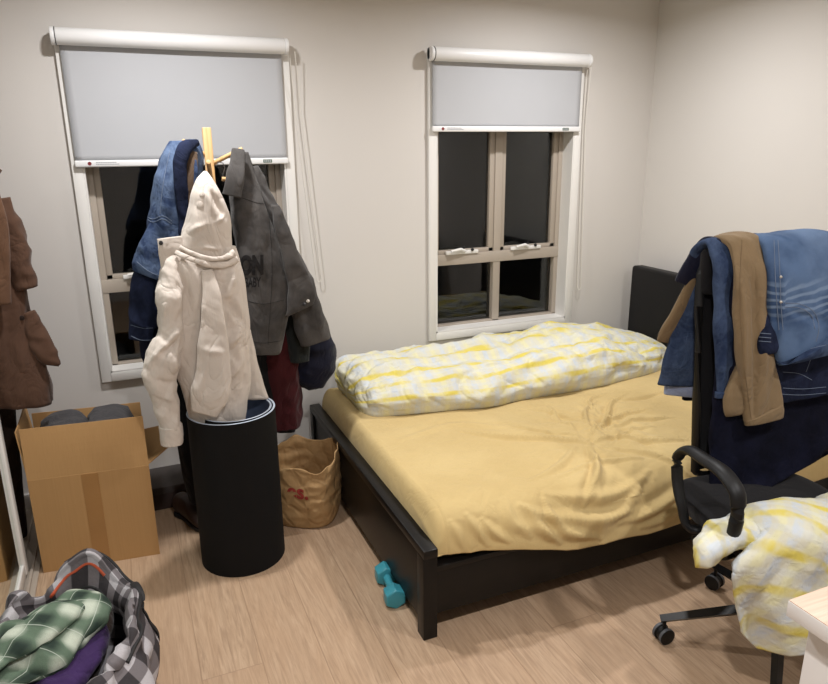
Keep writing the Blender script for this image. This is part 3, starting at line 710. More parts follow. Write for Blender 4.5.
# ================================================================== ROLLED MAT, BOX, BAG
def rolled_mat():
    c = V3(.305, 2.545, 0); h = .636; th = .0075
    a = np.linspace(0, 2*np.pi*1.95, 190); r = .175-.0135*a/(2*np.pi)-.010*np.clip(a/(2*np.pi)-.95, 0, 1)
    ph = math.radians(150)
    pts = np.stack([np.cos(ph-a)*r, np.sin(ph-a)*r], 1); nrm = np.stack([np.cos(ph-a), np.sin(ph-a)], 1)
    pts[:, 0] += .014*np.clip(a/(2*np.pi)-1, 0, 1); pts[:, 1] += .006*np.clip(a/(2*np.pi)-1, 0, 1)
    bm = bmesh.new(); zs = [0, .01, h*.5, h-.004, h]; out, inn = [], []
    for z in zs:
        out.append([bm.verts.new((*p, z)) for p in pts]); inn.append([bm.verts.new((*(p-q*th), z)) for p, q in zip(pts, nrm)])
    K = len(zs)-1; n = len(pts)
    for k in range(K):
        for i in range(n-1):
            f = bm.faces.new((out[k][i+1], out[k][i], out[k+1][i], out[k+1][i+1])); f.material_index = 0
            f = bm.faces.new((inn[k][i], inn[k][i+1], inn[k+1][i+1], inn[k+1][i])); f.material_index = 1
        for i in (0, n-1):
            f = bm.faces.new((out[k][i], inn[k][i], inn[k+1][i], out[k+1][i])); f.material_index = 0
    for i in range(n-1):
        f = bm.faces.new((out[K][i+1], out[K][i], inn[K][i], inn[K][i+1])); f.material_index = 2
        f = bm.faces.new((out[0][i], out[0][i+1], inn[0][i+1], inn[0][i])); f.material_index = 0
    bmesh.ops.recalc_face_normals(bm, faces=bm.faces)
    me = bpy.data.meshes.new('rolled_mat'); bm.to_mesh(me); bm.free()
    for p in me.polygons: p.use_smooth = True
    me.set_sharp_from_angle(angle=math.radians(40))
    o = link('exercise_mat', me, [M['mat_black'], M['mat_blue'], M['mat_edge']]); o.location = tuple(c)
    tag(o, 'tall rolled black exercise mat with blue inner face standing on the floor', 'mat')
rolled_mat()

def cardboard_box():
    A = V3(-.440, 2.725, 0); B = V3(-.010, 2.678, 0); ex = (B-A)/np.linalg.norm(B-A); ey = V3(-.012, 1, 0); w = np.linalg.norm(B-A); dp, h, th = .40, .40, .005
    t = thing('cardboard_box', A, 'open brown cardboard box with raised flaps, taped front, beside the wardrobe', 'box')
    Rm = Matrix(((ex[0], ey[0], 0, 0), (ex[1], ey[1], 0, 0), (0, 0, 1, 0), (0, 0, 0, 1)))
    mb = MB()
    mb.box((0, 0, 0), (w, th, h), .001, Rm); mb.box((0, dp-th, 0), (w, dp, h), .001, Rm); mb.box((0, th, 0), (th, dp-th, h), .001, Rm); mb.box((w-th, th, 0), (w, dp-th, h), .001, Rm); mb.box((th, th, 0), (w-th, dp-th, th), 0, Rm)
    mb.build('box_body', M['card'], t, False)
    def flap(name, o, hinge, rise, L, W, tp=.0):
        # hinge/rise are local unit vectors
        o, hv, rv = V3(*o), V3(*hinge), V3(*rise); rv /= np.linalg.norm(rv); nv = np.cross(hv, rv)
        b = bmesh.new(); n1, n2 = 10, 8; top, bot = [], []
        for j in range(n2+1):
            for i in range(n1+1):
                u, v = i/n1, j/n2
                uu = tp*v+(1-2*tp*v)*u
                p = o+hv*W*uu+rv*L*v+nv*(.007*math.sin(v*2.6)*math.sin(u*3.1))
                top.append(b.verts.new(tuple(p+nv*th/2))); bot.append(b.verts.new(tuple(p-nv*th/2)))
        k = n1+1
        for j in range(n2):
            for i in range(n1):
                q = [j*k+i, j*k+i+1, (j+1)*k+i+1, (j+1)*k+i]; b.faces.new([top[a] for a in q]); b.faces.new([bot[a] for a in q[::-1]])
        bd = [i for i in range(k)]+[j*k+n1 for j in range(1, n2+1)]+[n2*k+i for i in range(n1-1, -1, -1)]+[j*k for j in range(n2-1, 0, -1)]
        for a, c in zip(bd, bd[1:]+bd[:1]): b.faces.new((top[a], bot[a], bot[c], top[c]))
        bmesh.ops.recalc_face_normals(b, faces=b.faces); m = MB(); m._in(b, Rm); return m.build(name, M['card'], t, False)
    flap('front_flap', (0, .003, h), (1, 0, 0), (0, .13, 1), .20, w)
    flap('rear_flap', (0, dp-.003, h), (1, 0, 0), (0, .10, 1), .125, w)
    flap('side_flap', (.003, .01, h), (0, 1, 0), (-.09, 0, 1), .19, dp-.02, .05)
    flap('side_flap', (w-.003, .01, h), (0, 1, 0), (1, 0, .42), .11, dp-.02, .2)
    mb = MB(); mb.box((w*.5-.03, -.0012, 0), (w*.5+.03, .0, h-.002), 0, Rm); mb.build('packing_tape', M['tape'], t, False)
    for k, (u, v, z) in enumerate(((.13, .21, .545), (.31, .21, .55))):
        c = A+ex*u+ey*v
        secs = [(c+ey*(q-.15)+V3(0, 0, z-.07), ex*(.085*s), V3(0, 0, .075*s)) for q, s in ((-.0, .3), (.02, .85), (.1, 1), (.2, 1), (.28, .85), (.31, .3))]
        o = loft('folded_jumper', secs, M['grey_roll'], None, 40, 40, 2.3, [(.010, (9, 9, 18), k+3, True)])
        tag(o, ('dark grey rolled jumper lying in the cardboard box, nearer the wardrobe', 'dark grey rolled jumper lying in the cardboard box, nearer the clothes rack')[k], 'jumper', 'rolled jumpers in the cardboard box')
    # contents underneath carry the jumpers
    mb = MB(); mb.box((.012, .012, .006), (w-.012, dp-.012, .372), .03, Rm); o = mb.build('stored_bundle', M['slate'])
    o.location = tuple(A); tag(o, 'dark cloth bundle filling the cardboard box under the grey jumpers', 'clothes')
cardboard_box()

def paper_bag():
    c = V3(.630, 2.742, 0); nu, nv = 96, 50
    t = np.linspace(0, 2*np.pi, nu, endpoint=False)
    e = 2/3.0; ct, sn = np.cos(t), np.sin(t); sx = np.sign(ct)*np.abs(ct)**e; sy = np.sign(sn)*np.abs(sn)**e
    ra = math.radians(-32); rx, ry = .138, .132
    prof = [(0, .90), (.004, .95), (.06, 1.0), (.14, 1.03), (.22, 1.02), (.305, 1.02)]
    def shell(off, zs):
        G = np.zeros((len(zs), nu, 3))
        for j, z in enumerate(zs):
            k = np.interp(z, *zip(*prof)); x, y = rx*k*sx-off*ct, ry*k*sy-off*sn
            zz = z+(.022*np.cos(t-1.2)+.012*np.sin(3*t+.5)+.007*np.sin(7*t))*(z/.285)**3
            G[j] = np.stack([x*math.cos(ra)-y*math.sin(ra), x*math.sin(ra)+y*math.cos(ra), zz], 1)
        return G
    zs = np.linspace(0, .30, nv); Go = shell(0, zs); Gi = shell(.003, zs[::-1]); Gi[-1, :, 2] += .006
    def crump(G): 
        n = np.stack([G[..., 0], G[..., 1], 0*G[..., 2]], 2); n /= np.linalg.norm(n, axis=2)[..., None]
        k = np.clip(G[..., 2]/.05, 0, 1)
        return G+n*(k*(.008*ridged(G*V3(13, 13, 15))+.006*pn(G*V3(24, 24, 24))))[..., None]
    G = np.concatenate([crump(Go), crump(Gi)], 0)
    o = mesh_grid('paper_bag', G+c, M['paper'], None, True, (0, 1), loc=c)
    tag(o, 'crumpled brown paper shopping bag between the rolled mat and the footboard', 'bag')
    mb = MB(); q = px_line([(316, 452), (322, 458), (330, 458), (338, 450)], 2.93)
    mb.tube([p-c for p in [P(329, 438, 2.89), P(320, 449, 2.87), P(317, 457, 2.855), P(322, 460, 2.85), P(333, 454, 2.865), P(339, 448, 2.86)]], .004, 8)
    mb.build('twisted_handle', plain('pale_paper_cord', (196, 166, 120), .8), o)
    lettering('printed_letters', 'es.', o, plain('dark_red_ink', (150, 52, 44), .8), o, (287, 497), (1, .12), (-.02, -1), 20, .009, .03)
paper_bag()

# ================================================================== WARDROBE SIDE
def sliding_door():
    # mirrored door in a white frame, edge-on to the room, standing in the floor track
    x0, x1, y1, y0 = -.525, -.49, 2.745, 1.55
    t = thing('sliding_door', (x0, y1, .02), 'white framed mirrored wardrobe door standing in the floor track', 'wardrobe door'); o = V3(x0, y1, .02)
    mb = MB()
    for a, b in ((y1-.05, y1), (y0, y0+.05)): mb.box(V3(x0, a, .02)-o, V3(x1, b, 2.1)-o, .008, seg=3)
    mb.box(V3(x0+.004, y0+.05, .02)-o, V3(x1-.004, y1-.05, .07)-o, .003); mb.box(V3(x0+.004, y0+.05, 2.05)-o, V3(x1-.004, y1-.05, 2.1)-o, .003)
    mb.build('door_frame', M['trim'], t)
    mb = MB(); mb.box(V3(x0+.012, y0+.045, .06)-o, V3(x1-.012, y1-.045, 2.06)-o); mb.build('mirror_panel', M['mirror'], t, False)
sliding_door()
mb = MB(); mb.tube([(-.82, .4, 1.62), (-.82, D-.002, 1.62)], .013, 14)
tag(mb.build('wardrobe_rail', M['steel']), 'metal hanging rail inside the wardrobe holding the brown coat', 'rail')

def brown_coat():
    t = thing('coat', P(10, 400, 2.90), 'long brown coat hanging out of the wardrobe above the cardboard box', 'coat')
    Y = 2.90
    b = loft('coat_body', [row(-60, -8, 178, Y, .03), row(-80, 0, 200, Y, .06), row(-90, 8, 235, Y, .07), row(-90, 18, 280, Y, .07), row(-90, 32, 330, Y, .075), row(-90, 42, 365, Y, .08), row(-88, 48, 395, Y, .08), row(-86, 49, 402, Y, .078)], M['coat'], t, 80, 70, 2.6,
             [(.016, (13, 13, 1.6), 2, True), (.008, (20, 20, 6), 5, True)])
    loft('sleeve', px_tube([(-4, 200, Y-.02, 12, .03), (6, 228, Y-.03, 14, .04), (16, 256, Y-.03, 13, .04), (23, 279, Y-.03, 11, .035), (26, 288, Y-.03, 10, .033)]), M['coat'], t, 44, 40, 2.2, [(.008, (18, 18, 14), 4, True)])
    loft('coat_hem_flare', px_tube([(28, 312, Y-.03, 5, .02), (37, 335, Y-.04, 10, .020), (47, 354, Y-.05, 9, .014), (54, 362, Y-.05, 5, .009), (59, 365, Y-.05, 1, .004)]), M['coat'], t, 32, 24, 2.2, [(.006, (16, 16, 16), 4, True)])
    loft('coat_collar', px_tube([(-40, 172, Y-.03, 10, .02), (-18, 166, Y-.05, 9, .02), (-2, 176, Y-.05, 7, .015)]), M['coat'], t, 24, 20)
    for k, (x, y) in enumerate(((14, 262), (22, 318))):
        q = snap_px(bvh_of(b), x, y, .002)
        if q is not None:
            mb = MB(); q = q-parent_origin(t); mb.cyl(q, q+V3(0, -.004, 0), .009, n=16, bev=.001); mb.build('button', M['coat_lining'], t)
    mb = MB(); h = P(-60, 160, Y)-parent_origin(t); mb.tube([h+V3(-.18, 0, -.05), h, h+V3(.10, 0, -.05)], .012, 8); mb.tube([h, h+V3(0, 0, .1), h+V3(-.02, 0, .13)], .002, 6); mb.build('coat_hanger', M['pine'], t)
brown_coat()
def second_coat():
    Y = 2.785
    t = thing('coat', P(-20, 305, Y), 'tan brown coat hanging in front of the long brown coat in the wardrobe', 'coat')
    loft('sleeve', [row(-60, -2, 185, Y, .022), row(-62, 6, 220, Y, .026), row(-62, 9, 260, Y, .026), row(-60, 11, 298, Y, .025), row(-60, 11, 304, Y, .024)], M['coat2'], t, 44, 44, 2.4, [(.006, (14, 14, 5), 3, True)])
second_coat()
o = loft('hanging_trousers', [row(-70, 10, 385, 3.05, .05), row(-72, 14, 430, 3.05, .06), row(-72, 19, 480, 3.05, .06), row(-72, 24, 520, 3.05, .055), row(-70, 26, 545, 3.05, .05)], M['coat_lining'], None, 60, 40, 2.5, [(.015, (14, 14, 1.5), 2, True)])
tag(o, 'dark brown trousers hanging low in the wardrobe behind the white door', 'trousers')

# ================================================================== CLOTHES RACK
RX, RY = .338, 2.80
def rack():
    t = thing('coat_rack', (RX, RY, 0), 'pale pine clothes stand with pegs, buried under hanging jackets', 'coat rack')
    mb = MB(); mb.box((-.016, -.016, .08), (.016, .016, 1.678), .004); mb.build('post', M['pine'], t)
    for a, z, L in ((200, 1.575, .10), (340, 1.545, .13), (262, 1.50, .15), (80, 1.52, .14)):
        d = V3(math.cos(math.radians(a)), math.sin(math.radians(a)), 0); mb = MB(); mb.cyl(d*.01+V3(0, 0, z), d*L+V3(0, 0, z+.055), .0085, n=14, bev=.002); mb.build('peg', M['pine'], t)
    for a in (42, 140, 215):
        d = V3(math.cos(math.radians(a)), math.sin(math.radians(a)), 0); mb = MB(); mb.tube([d*.01+V3(0, 0, .16), d*.08+V3(0, 0, .10), d*.16+V3(0, 0, .016)], [.017, .016, .014], 8); mb.build('leg', M['pine'], t)
rack()

def hanger():
    t = thing('coat_hanger', P(258, 188, 2.74), 'small wooden clothes hanger with wire hook between the jackets', 'hanger'); o = parent_origin(t)
    mb = MB(); mb.tube([P(x, y, 2.735)-o for x, y in ((222, 179), (237, 180), (249, 181), (258, 184), (264, 190))], .0085, 10); mb.build('hanger_bar', M['pine'], t)
    mb = MB(); mb.tube([P(x, y, 2.735)-o for x, y in ((223, 179), (223, 174), (225, 168), (223, 163), (218, 162), (216, 166))], .0018, 6); mb.build('hook', M['steel'], t)
hanger()

def stitch_all(host, parent, lines, r=.0011, m='stitch'):
    for l in lines: seam('stitching', host, l, r, M[m], parent)

# ---- denim jacket
def denim_jacket():
    Y = 2.70
    t = thing('denim_jacket', P(165, 280, Y), 'faded blue denim jacket hanging on the clothes rack', 'jacket')
    b = loft('jacket_body', [row(168, 196, 140, Y, .02), row(161, 199, 152, Y, .045), row(155, 200, 175, Y-.01, .06), row(149, 198, 205, Y-.02, .065), row(142, 194, 235, Y-.02, .065), row(135, 190, 258, Y-.02, .06, 262), row(132, 182, 270, Y-.02, .055, 284)], M['denim_mid'], t, 80, 80, 2.4,
             [(.012, (15, 15, 5), 1, 'F'), (.005, (28, 28, 14), 6, 'F')],
             [(P(158, 160, Y-.06), P(146, 240, Y-.08), -.012, .012), (P(176, 150, Y-.06), P(166, 225, Y-.08), .012, .014)])
    loft('collar', px_tube([(196, 143, Y-.03, 3, .012), (186, 147, Y-.07, 6, .014), (180, 163, Y-.09, 6, .014), (181, 185, Y-.09, 6, .012), (184, 210, Y-.09, 6, .01), (186, 240, Y-.09, 6, .008)]), M['denim_navy'], t, 24, 50, 2.4, [(.004, (20, 20, 12), 3, True)])
    loft('lining', px_tube([(192, 152, Y-.055, 5, .01), (191, 175, Y-.08, 6, .012), (191, 205, Y-.085, 6, .012)]), M['tan_cloth'], t, 24, 24, 2.2, [(.004, (20, 20, 10), 3, True)])
    loft('inside_strap', px_tube([(195, 160, Y-.075, 1.4, .003), (196, 170, Y-.09, 2, .004), (195, 186, Y-.095, 1.6, .004)]), M['denim_worn'], t, 16, 16)
    stitch_all(b, t, [[(143, 213), (152, 219), (163, 216), (172, 221)], [(144, 216), (152, 222), (163, 219), (172, 224)], [(137, 262), (150, 272), (166, 278)], [(170, 150), (163, 185), (160, 214)]])
denim_jacket()
def navy_jacket():
    Y = 2.78
    t = thing('denim_jacket', P(150, 345, Y), 'dark navy denim jacket hanging below the faded denim jacket', 'jacket')
    b = loft('jacket_body', [row(140, 200, 250, Y, .05), row(139, 205, 280, Y, .06), row(140, 205, 320, Y, .06), row(142, 205, 350, Y, .06), row(146, 205, 362, Y, .05)], M['denim_dark'], t, 60, 50, 2.4, [(.012, (13, 13, 3), 4, True)])
    s = loft('sleeve', px_tube([(152, 262, Y-.07, 12, .03), (148, 285, Y-.08, 14, .04), (146, 310, Y-.08, 14, .04), (142, 325, Y-.08, 12, .036)]), M['denim_navy'], t, 44, 50, 2.2, [(.009, (16, 16, 9), 4, True)])
    c = loft('cuff', px_tube([(142.5, 323, Y-.082, 12.5, .037), (141, 333, Y-.082, 11.5, .035), (140.5, 339, Y-.082, 11, .033)]), M['denim_navy'], t, 40, 14, 2.2)
    stitch_all(c, t, [[(131, 325), (142, 328), (153, 328)], [(131, 336), (141, 340), (151, 340)]])
navy_jacket()

# ---- cream jacket
def cream_jacket():
    Y = 2.52; CRM = M['cream']
    t = thing('hooded_jacket', P(215, 420, Y), 'cream hooded cotton jacket hanging down into the rolled mat', 'jacket')
    W = [(.009, (17, 17, 5), 1, 'F'), (.004, (34, 34, 15), 9, 'F'), (.003, (12, 12, 4), 2, True)]
    f = lambda x, y, d=.06: P(x, y, Y-d)
    body = loft('jacket_body', [row(181, 236, 246, Y, .045), row(172, 242, 262, Y, .06), row(165, 246, 285, Y, .07), row(160, 248, 315, Y, .072), row(166, 249, 350, Y, .07), row(178, 249, 380, Y, .065), row(186, 247, 405, Y, .055), row(190, 245, 423, Y, .05)], CRM, t, 110, 130, 2.3, W,
                [(f(214, 300), f(221, 395), -.012, .010), (f(228, 300), f(239, 320), -.018, .012), (f(226, 340), f(232, 356), -.010, .010), (f(222, 275), f(226, 330), -.014, .010), (f(236, 268), f(224, 300), .014, .014), (f(240, 330), f(226, 350), .012, .012), (f(228, 380), f(244, 360), .010, .012), (f(180, 270), f(196, 320), -.012, .014), (f(200, 395), f(222, 400), .010, .012)])
    sl = loft('sleeve', px_tube([(176, 255, Y-.005, 8, .03), (172, 266, Y-.02, 11, .045), (170, 286, Y-.035, 12, .055), (170.5, 312, Y-.045, 13, .056), (170, 333, Y-.05, 13.5, .058), (165, 352, Y-.056, 16.5, .06), (160.5, 367, Y-.06, 18, .06), (162, 388, Y-.06, 15.5, .054), (167, 412, Y-.06, 13, .047), (170.5, 428, Y-.06, 11, .042)]), CRM, t, 96, 130, 2.2,
              [(.010, (15, 15, 12), 3, 'F'), (.005, (32, 32, 24), 6, 'F')],
              [(f(182, 326, .10), f(147, 366, .11), .012, .011), (f(185, 341, .10), f(184, 388, .10), -.024, .012), (f(184, 340, .11), f(164, 353, .115), -.018, .010), (f(184, 332, .10), f(176, 360, .11), .012, .009), (f(150, 345, .10), f(168, 300, .1), .008, .012), (f(150, 378, .11), f(174, 386, .11), -.009, .010), (f(156, 396, .11), f(178, 402, .11), .006, .009)])
    cuff = loft('cuff', px_tube([(170.5, 425, Y-.06, 10.5, .041), (171.5, 434, Y-.06, 10.6, .041), (172, 443, Y-.06, 10, .038)]), CRM, t, 60, 30, 2.2, [(.003, (60, 60, 12), 2, True)])
    loft('front_placket', px_tube([(207, 270, Y-.065, 6, .012), (211, 290, Y-.082, 9, .014), (213, 320, Y-.092, 12, .016), (214, 350, Y-.095, 15, .018), (213, 378, Y-.095, 18, .022), (208, 398, Y-.09, 18, .026), (204, 412, Y-.075, 14, .022)]), CRM, t, 72, 90, 4., [(.005, (14, 14, 7), 5, 'F'), (.002, (40, 40, 20), 8, 'F')],
         [(f(206, 350, .11), f(220, 352, .11), .010, .012), (f(199, 390, .12), f(210, 356, .12), .012, .010), (f(222, 352, .11), f(224, 405, .11), .010, .010)])
    side = loft('jacket_back_panel', [row(236, 250, 330, Y+.08, .02), row(240, 256, 360, Y+.08, .022), row(243, 263, 385, Y+.08, .022), row(245, 268, 398, Y+.08, .02)], CRM, t, 40, 30, 2.4, [(.006, (18, 18, 4), 3, True)])
    # hood: peaked, hanging from the peg, mouth turned to the viewer's right
    hood = loft('hood', [row(203, 207, 171, Y+.03, .012), row(197, 212, 177, Y+.01, .03), row(192, 219, 190, Y, .05), row(189, 226, 205, Y, .06), row(185, 231, 222, Y, .066), row(180, 232, 238, Y, .064), row(177, 233, 250, Y, .056), row(178, 236, 258, Y, .05)], CRM, t, 100, 90, 2.3,
                [(.004, (13, 13, 8), 5, 'F'), (.002, (32, 32, 20), 7, 'F')],
                [(f(211, 187), f(226, 217), -.022, .012), (f(211, 180), f(230, 212), .009, .006), (f(204, 184), f(214, 214), .006, .008), (f(217, 222), f(230, 214), .010, .008), (f(208, 182), f(222, 198), .012, .007), (f(188, 232), f(206, 224), .008, .010), (f(200, 246), f(226, 250), .010, .008), (f(194, 205), f(197, 240), .006, .012)])
    for x, y, r in ((202, 194, .009), (200, 205, .012)):
        h_ = bvh_of(hood).ray_cast(Vector(CAM), Vector(ray(x, y)).normalized()); d = np.array(h_[1]); d = d if d@ray(x, y) < 0 else -d; q = np.array(h_[0])-parent_origin(t)
        mb = MB(); mb.cyl(q-d*.006, q+d*.0022, r, n=24, bev=.0012); mb.build('covered_button', CRM, t)
    loft('drawn_waistband', px_tube([(176, 252, Y-.05, 2.5, .006), (184, 256, Y-.068, 3.2, .007), (198, 261, Y-.076, 3.2, .007), (214, 265, Y-.076, 3.2, .007), (228, 264, Y-.066, 3.4, .008), (237, 259, Y-.052, 4, .009)]), CRM, t, 40, 70, 2.2, [(.004, (24, 24, 24), 3, 'F')])
    loft('drawn_waistband', px_tube([(180, 247, Y-.048, 2, .005), (192, 253, Y-.07, 2.4, .006), (206, 258, Y-.078, 2.4, .006), (222, 258, Y-.074, 2.6, .006), (234, 253, Y-.055, 3.5, .008)]), CRM, t, 32, 60, 2.2, [(.003, (30, 30, 24), 6, 'F')])
    fl = loft('storm_flap', [row(157, 181, 239, Y-.03, .006, 236), row(159, 183, 250, Y-.035, .008), row(161, 182, 265, Y-.03, .008), row(162, 178, 280, Y-.02, .006)], CRM, t, 40, 40, 3.5, [(.004, (14, 14, 10), 4, True)])
    q = snap_px(bvh_of(fl), 161, 243, .001)-parent_origin(t); mb = MB(); mb.cyl(q, q+V3(-.001, -.004, .001), .0075, n=20, bev=.0015); mb.build('snap_button', M['snap'], fl)
cream_jacket()

# ---- charcoal canvas jacket
def charcoal_jacket():
    Y = 2.72; CH = M['charcoal']
    t = thing('canvas_jacket', P(275, 350, Y), 'charcoal canvas jacket with dark printed lettering on the clothes rack', 'jacket')
    f = lambda x, y, d=.05: P(x, y, Y-d)
    body = loft('jacket_body', [row(236, 248, 152, Y, .02), row(233, 254, 168, Y, .035), row(231, 261, 190, Y-.01, .05), row(231, 270, 215, Y-.015, .06), row(235, 280, 245, Y-.02, .062), row(240, 288, 275, Y-.02, .062), row(243, 288, 305, Y-.02, .06), row(245, 284, 330, Y-.02, .055), row(247, 280, 347, Y-.02, .05, 351), row(247, 279, 352, Y-.02, .046, 353)], CH, t, 90, 110, 2.6,
                [(.007, (13, 13, 5), 2, 'F'), (.003, (30, 30, 16), 5, 'F')],
                [(f(272, 200), f(284, 250), -.014, .012), (f(279, 250), f(272, 340), .012, .010), (f(262, 170), f(276, 215), .012, .012), (f(244, 196), f(262, 202), .008, .008), (f(234, 225), f(244, 250), -.010, .010)])
    sl = loft('sleeve', px_tube([(248, 168, Y+.02, 10, .03), (256, 195, Y+.02, 15, .045), (271, 232, Y+.02, 16, .055), (288, 268, Y+.02, 17, .058), (301, 298, Y+.02, 17, .056), (311, 325, Y+.02, 16, .052), (316, 340, Y+.02, 15.5, .05)]), CH, t, 70, 100, 2.3,
              [(.009, (14, 14, 12), 3, 'F'), (.004, (30, 30, 26), 8, 'F')],
              [(f(258, 188, .02), f(280, 232, .03), .014, .008), (f(262, 188, .02), f(272, 203, .02), -.010, .007), (f(266, 206, .02), f(278, 216, .02), -.012, .006), (f(272, 220, .02), f(284, 228, .02), -.012, .006), (f(278, 236, .02), f(290, 244, .02), -.010, .006)])
    lap = loft('front_flap', [row(271, 279, 205, Y-.075, .008), row(276, 290, 232, Y-.085, .010), row(283, 301, 260, Y-.085, .012), row(288, 311, 285, Y-.08, .012, 282), row(288, 315, 302, Y-.08, .011, 296), row(286, 313, 317, Y-.08, .008, 304)], CH, t, 50, 60, 3.2, [(.004, (14, 14, 10), 4, True)])
    col = loft('collar', px_tube([(238.5, 150, Y-.05, 5.5, .010), (237.5, 163, Y-.07, 7, .011), (234.5, 180, Y-.085, 8.5, .011), (232, 196, Y-.085, 9, .009)]), CH, t, 44, 40, 4, [(.004, (14, 14, 10), 2, True)])
    loft('collar_back', px_tube([(241, 152, Y-.03, 2.5, .008), (245, 156, Y-.005, 3, .01), (249, 166, Y+.02, 4, .01)]), CH, t, 24, 20)
    for x, y in ((304, 304), (308, 301)):
        q = snap_px(bvh_of(lap), x, y, .0005)
        if q is None: continue
        q -= parent_origin(t); mb = MB(); mb.cyl(q, q+V3(-.001, -.003, .001), .007, n=18, bev=.001); mb.build('snap_button', M['brass'] if x > 305 else M['snap'], lap)
    lettering('printed_letters', 'ON', body, M['print_dark'], t, (240, 274), (.60, -.02), (.0, -1.), 25, .005, .06, .95)
    lettering('printed_letters', 'Y BABY', body, M['print_dark'], t, (238.5, 287.5), (.50, -.02), (.0, -1.), 13.5, .006, .02)
    stitch_all(body, t, [[(246, 340), (262, 343), (280, 341)], [(244, 300), (262, 304), (284, 300)], [(240, 197), (258, 203), (268, 204)], [(268, 205), (272, 260), (268, 345)]], .0010, 'print_dark')
charcoal_jacket()

def rack_extras():
    o = loft('knit_jumper', [row(254, 290, 300, 2.90, .05), row(256, 294, 330, 2.90, .06), row(258, 297, 370, 2.90, .065), row(262, 299, 400, 2.90, .06), row(266, 298, 420, 2.90, .055), row(272, 297, 425, 2.90, .05)], M['maroon'], None, 70, 70, 2.5, [(.016, (13, 13, 2), 2, True), (.006, (22, 22, 12), 4, True)])
    tag(o, 'maroon jumper hanging under the charcoal jacket on the rack', 'jumper')
    o = loft('hanging_shirt', [row(286, 304, 295, 2.83, .02), row(286, 308, 320, 2.83, .03), row(289, 309, 345, 2.83, .03), row(291, 309, 362, 2.83, .026, 360)], M['bottle'], None, 40, 40, 2.6, [(.007, (14, 14, 3), 2, True)])
    tag(o, 'dark green-grey sleeve hanging between the charcoal jacket and navy bundle', 'shirt')
    o = loft('puffer_jacket', px_tube([(300, 315, 2.94, 8, .04), (306, 335, 2.94, 20, .07), (312, 352, 2.94, 22, .085), (312, 367, 2.94, 21, .08), (309, 380, 2.94, 16, .06), (307, 386, 2.94, 8, .03)]), M['navy'], None, 60, 50, 2.2, [(.012, (13, 13, 9), 2, True)],
             [(P(300, 350, 2.86), P(330, 358, 2.9), -.012, .012), (P(298, 372, 2.86), P(326, 372, 2.9), .010, .012)])
    tag(o, 'navy nylon puffer bulging out under the charcoal jacket sleeve', 'jacket')
    o = loft('hanging_trousers', [row(272, 298, 395, 2.98, .03), row(273, 297, 412, 2.98, .03), row(275, 296, 427, 2.98, .028), row(276, 294, 431, 2.98, .026)], M['slate'], None, 40, 24, 2.5, [(.006, (14, 14, 3), 2, True)])
    tag(o, 'slate grey cloth hem showing below the maroon jumper', 'trousers')
    o = loft('hanging_trousers', [row(172, 226, 345, 2.90, .05), row(174, 226, 400, 2.90, .055), row(178, 224, 440, 2.88, .05), row(184, 222, 475, 2.88, .045), row(190, 220, 500, 2.88, .04)], M['black_cloth'], None, 60, 60, 2.5, [(.012, (14, 14, 2), 2, True)])
    tag(o, 'black trousers hanging behind the rolled mat, nearly touching the floor', 'trousers')
    o = loft('hanging_shirt', [row(228, 262, 340, 2.86, .03), row(232, 270, 370, 2.86, .035), row(240, 276, 400, 2.86, .03), row(246, 276, 412, 2.86, .026)], M['black_cloth'], None, 50, 40, 2.5, [(.01, (14, 14, 3), 7, True)])
    tag(o, 'black shirt hem between the cream jacket and the maroon jumper', 'shirt')
rack_extras()

def shoe(c, ang, label):
    t = thing('shoe', c, label, 'shoe'); d = V3(math.cos(ang), math.sin(ang), 0); e = V3(-d[1], d[0], 0)
    S = lambda q, hw, z, hz: (d*q+V3(0, 0, z), e*hw, V3(0, 0, hz))
    o = loft('upper', [(p[0]+parent_origin(t), p[1], p[2]) for p in (S(-.125, .020, .05, .02), S(-.115, .032, .055, .038), S(-.07, .037, .058, .045), (d*-.01+V3(0, 0, .052), e*.038, V3(0, 0, .040)), S(.05, .043, .042, .030), S(.10, .040, .034, .022), S(.13, .024, .028, .014))], M['shoe'], t, 40, 40, 2.4)
    o = loft('sole', [(p[0]+parent_origin(t), p[1], p[2]) for p in (S(-.128, .022, .010, .010), S(-.11, .035, .010, .010), S(-.03, .034, .010, .010), S(.05, .045, .010, .010), S(.10, .042, .010, .010), S(.136, .024, .010, .009))], M['black_rubber'], t, 32, 30, 4)
M['shoe'] = plain('dark_brown_leather', (58, 42, 36), .5, var=.1)
mb = MB(); bx = V3(.075, 3.165, 0); mb.box((-.14, -.11, 0), (.14, .11, .085), .002); o = mb.build('shoe_box', plain('dark_brown_card', (56, 42, 38), .7)); o.location = tuple(bx)
tag(o, 'dark brown shoe box on the floor against the wall behind the rolled mat', 'box')
mb = MB(); mb.box((-.143, -.113, .078), (.143, .113, .112), .002); mb.build('lid', plain('dark_grey_card', (70, 64, 62), .7), o)
shoe((.145, 2.89, 0), math.radians(-65), 'dark brown shoe on the floor just behind the rolled mat')

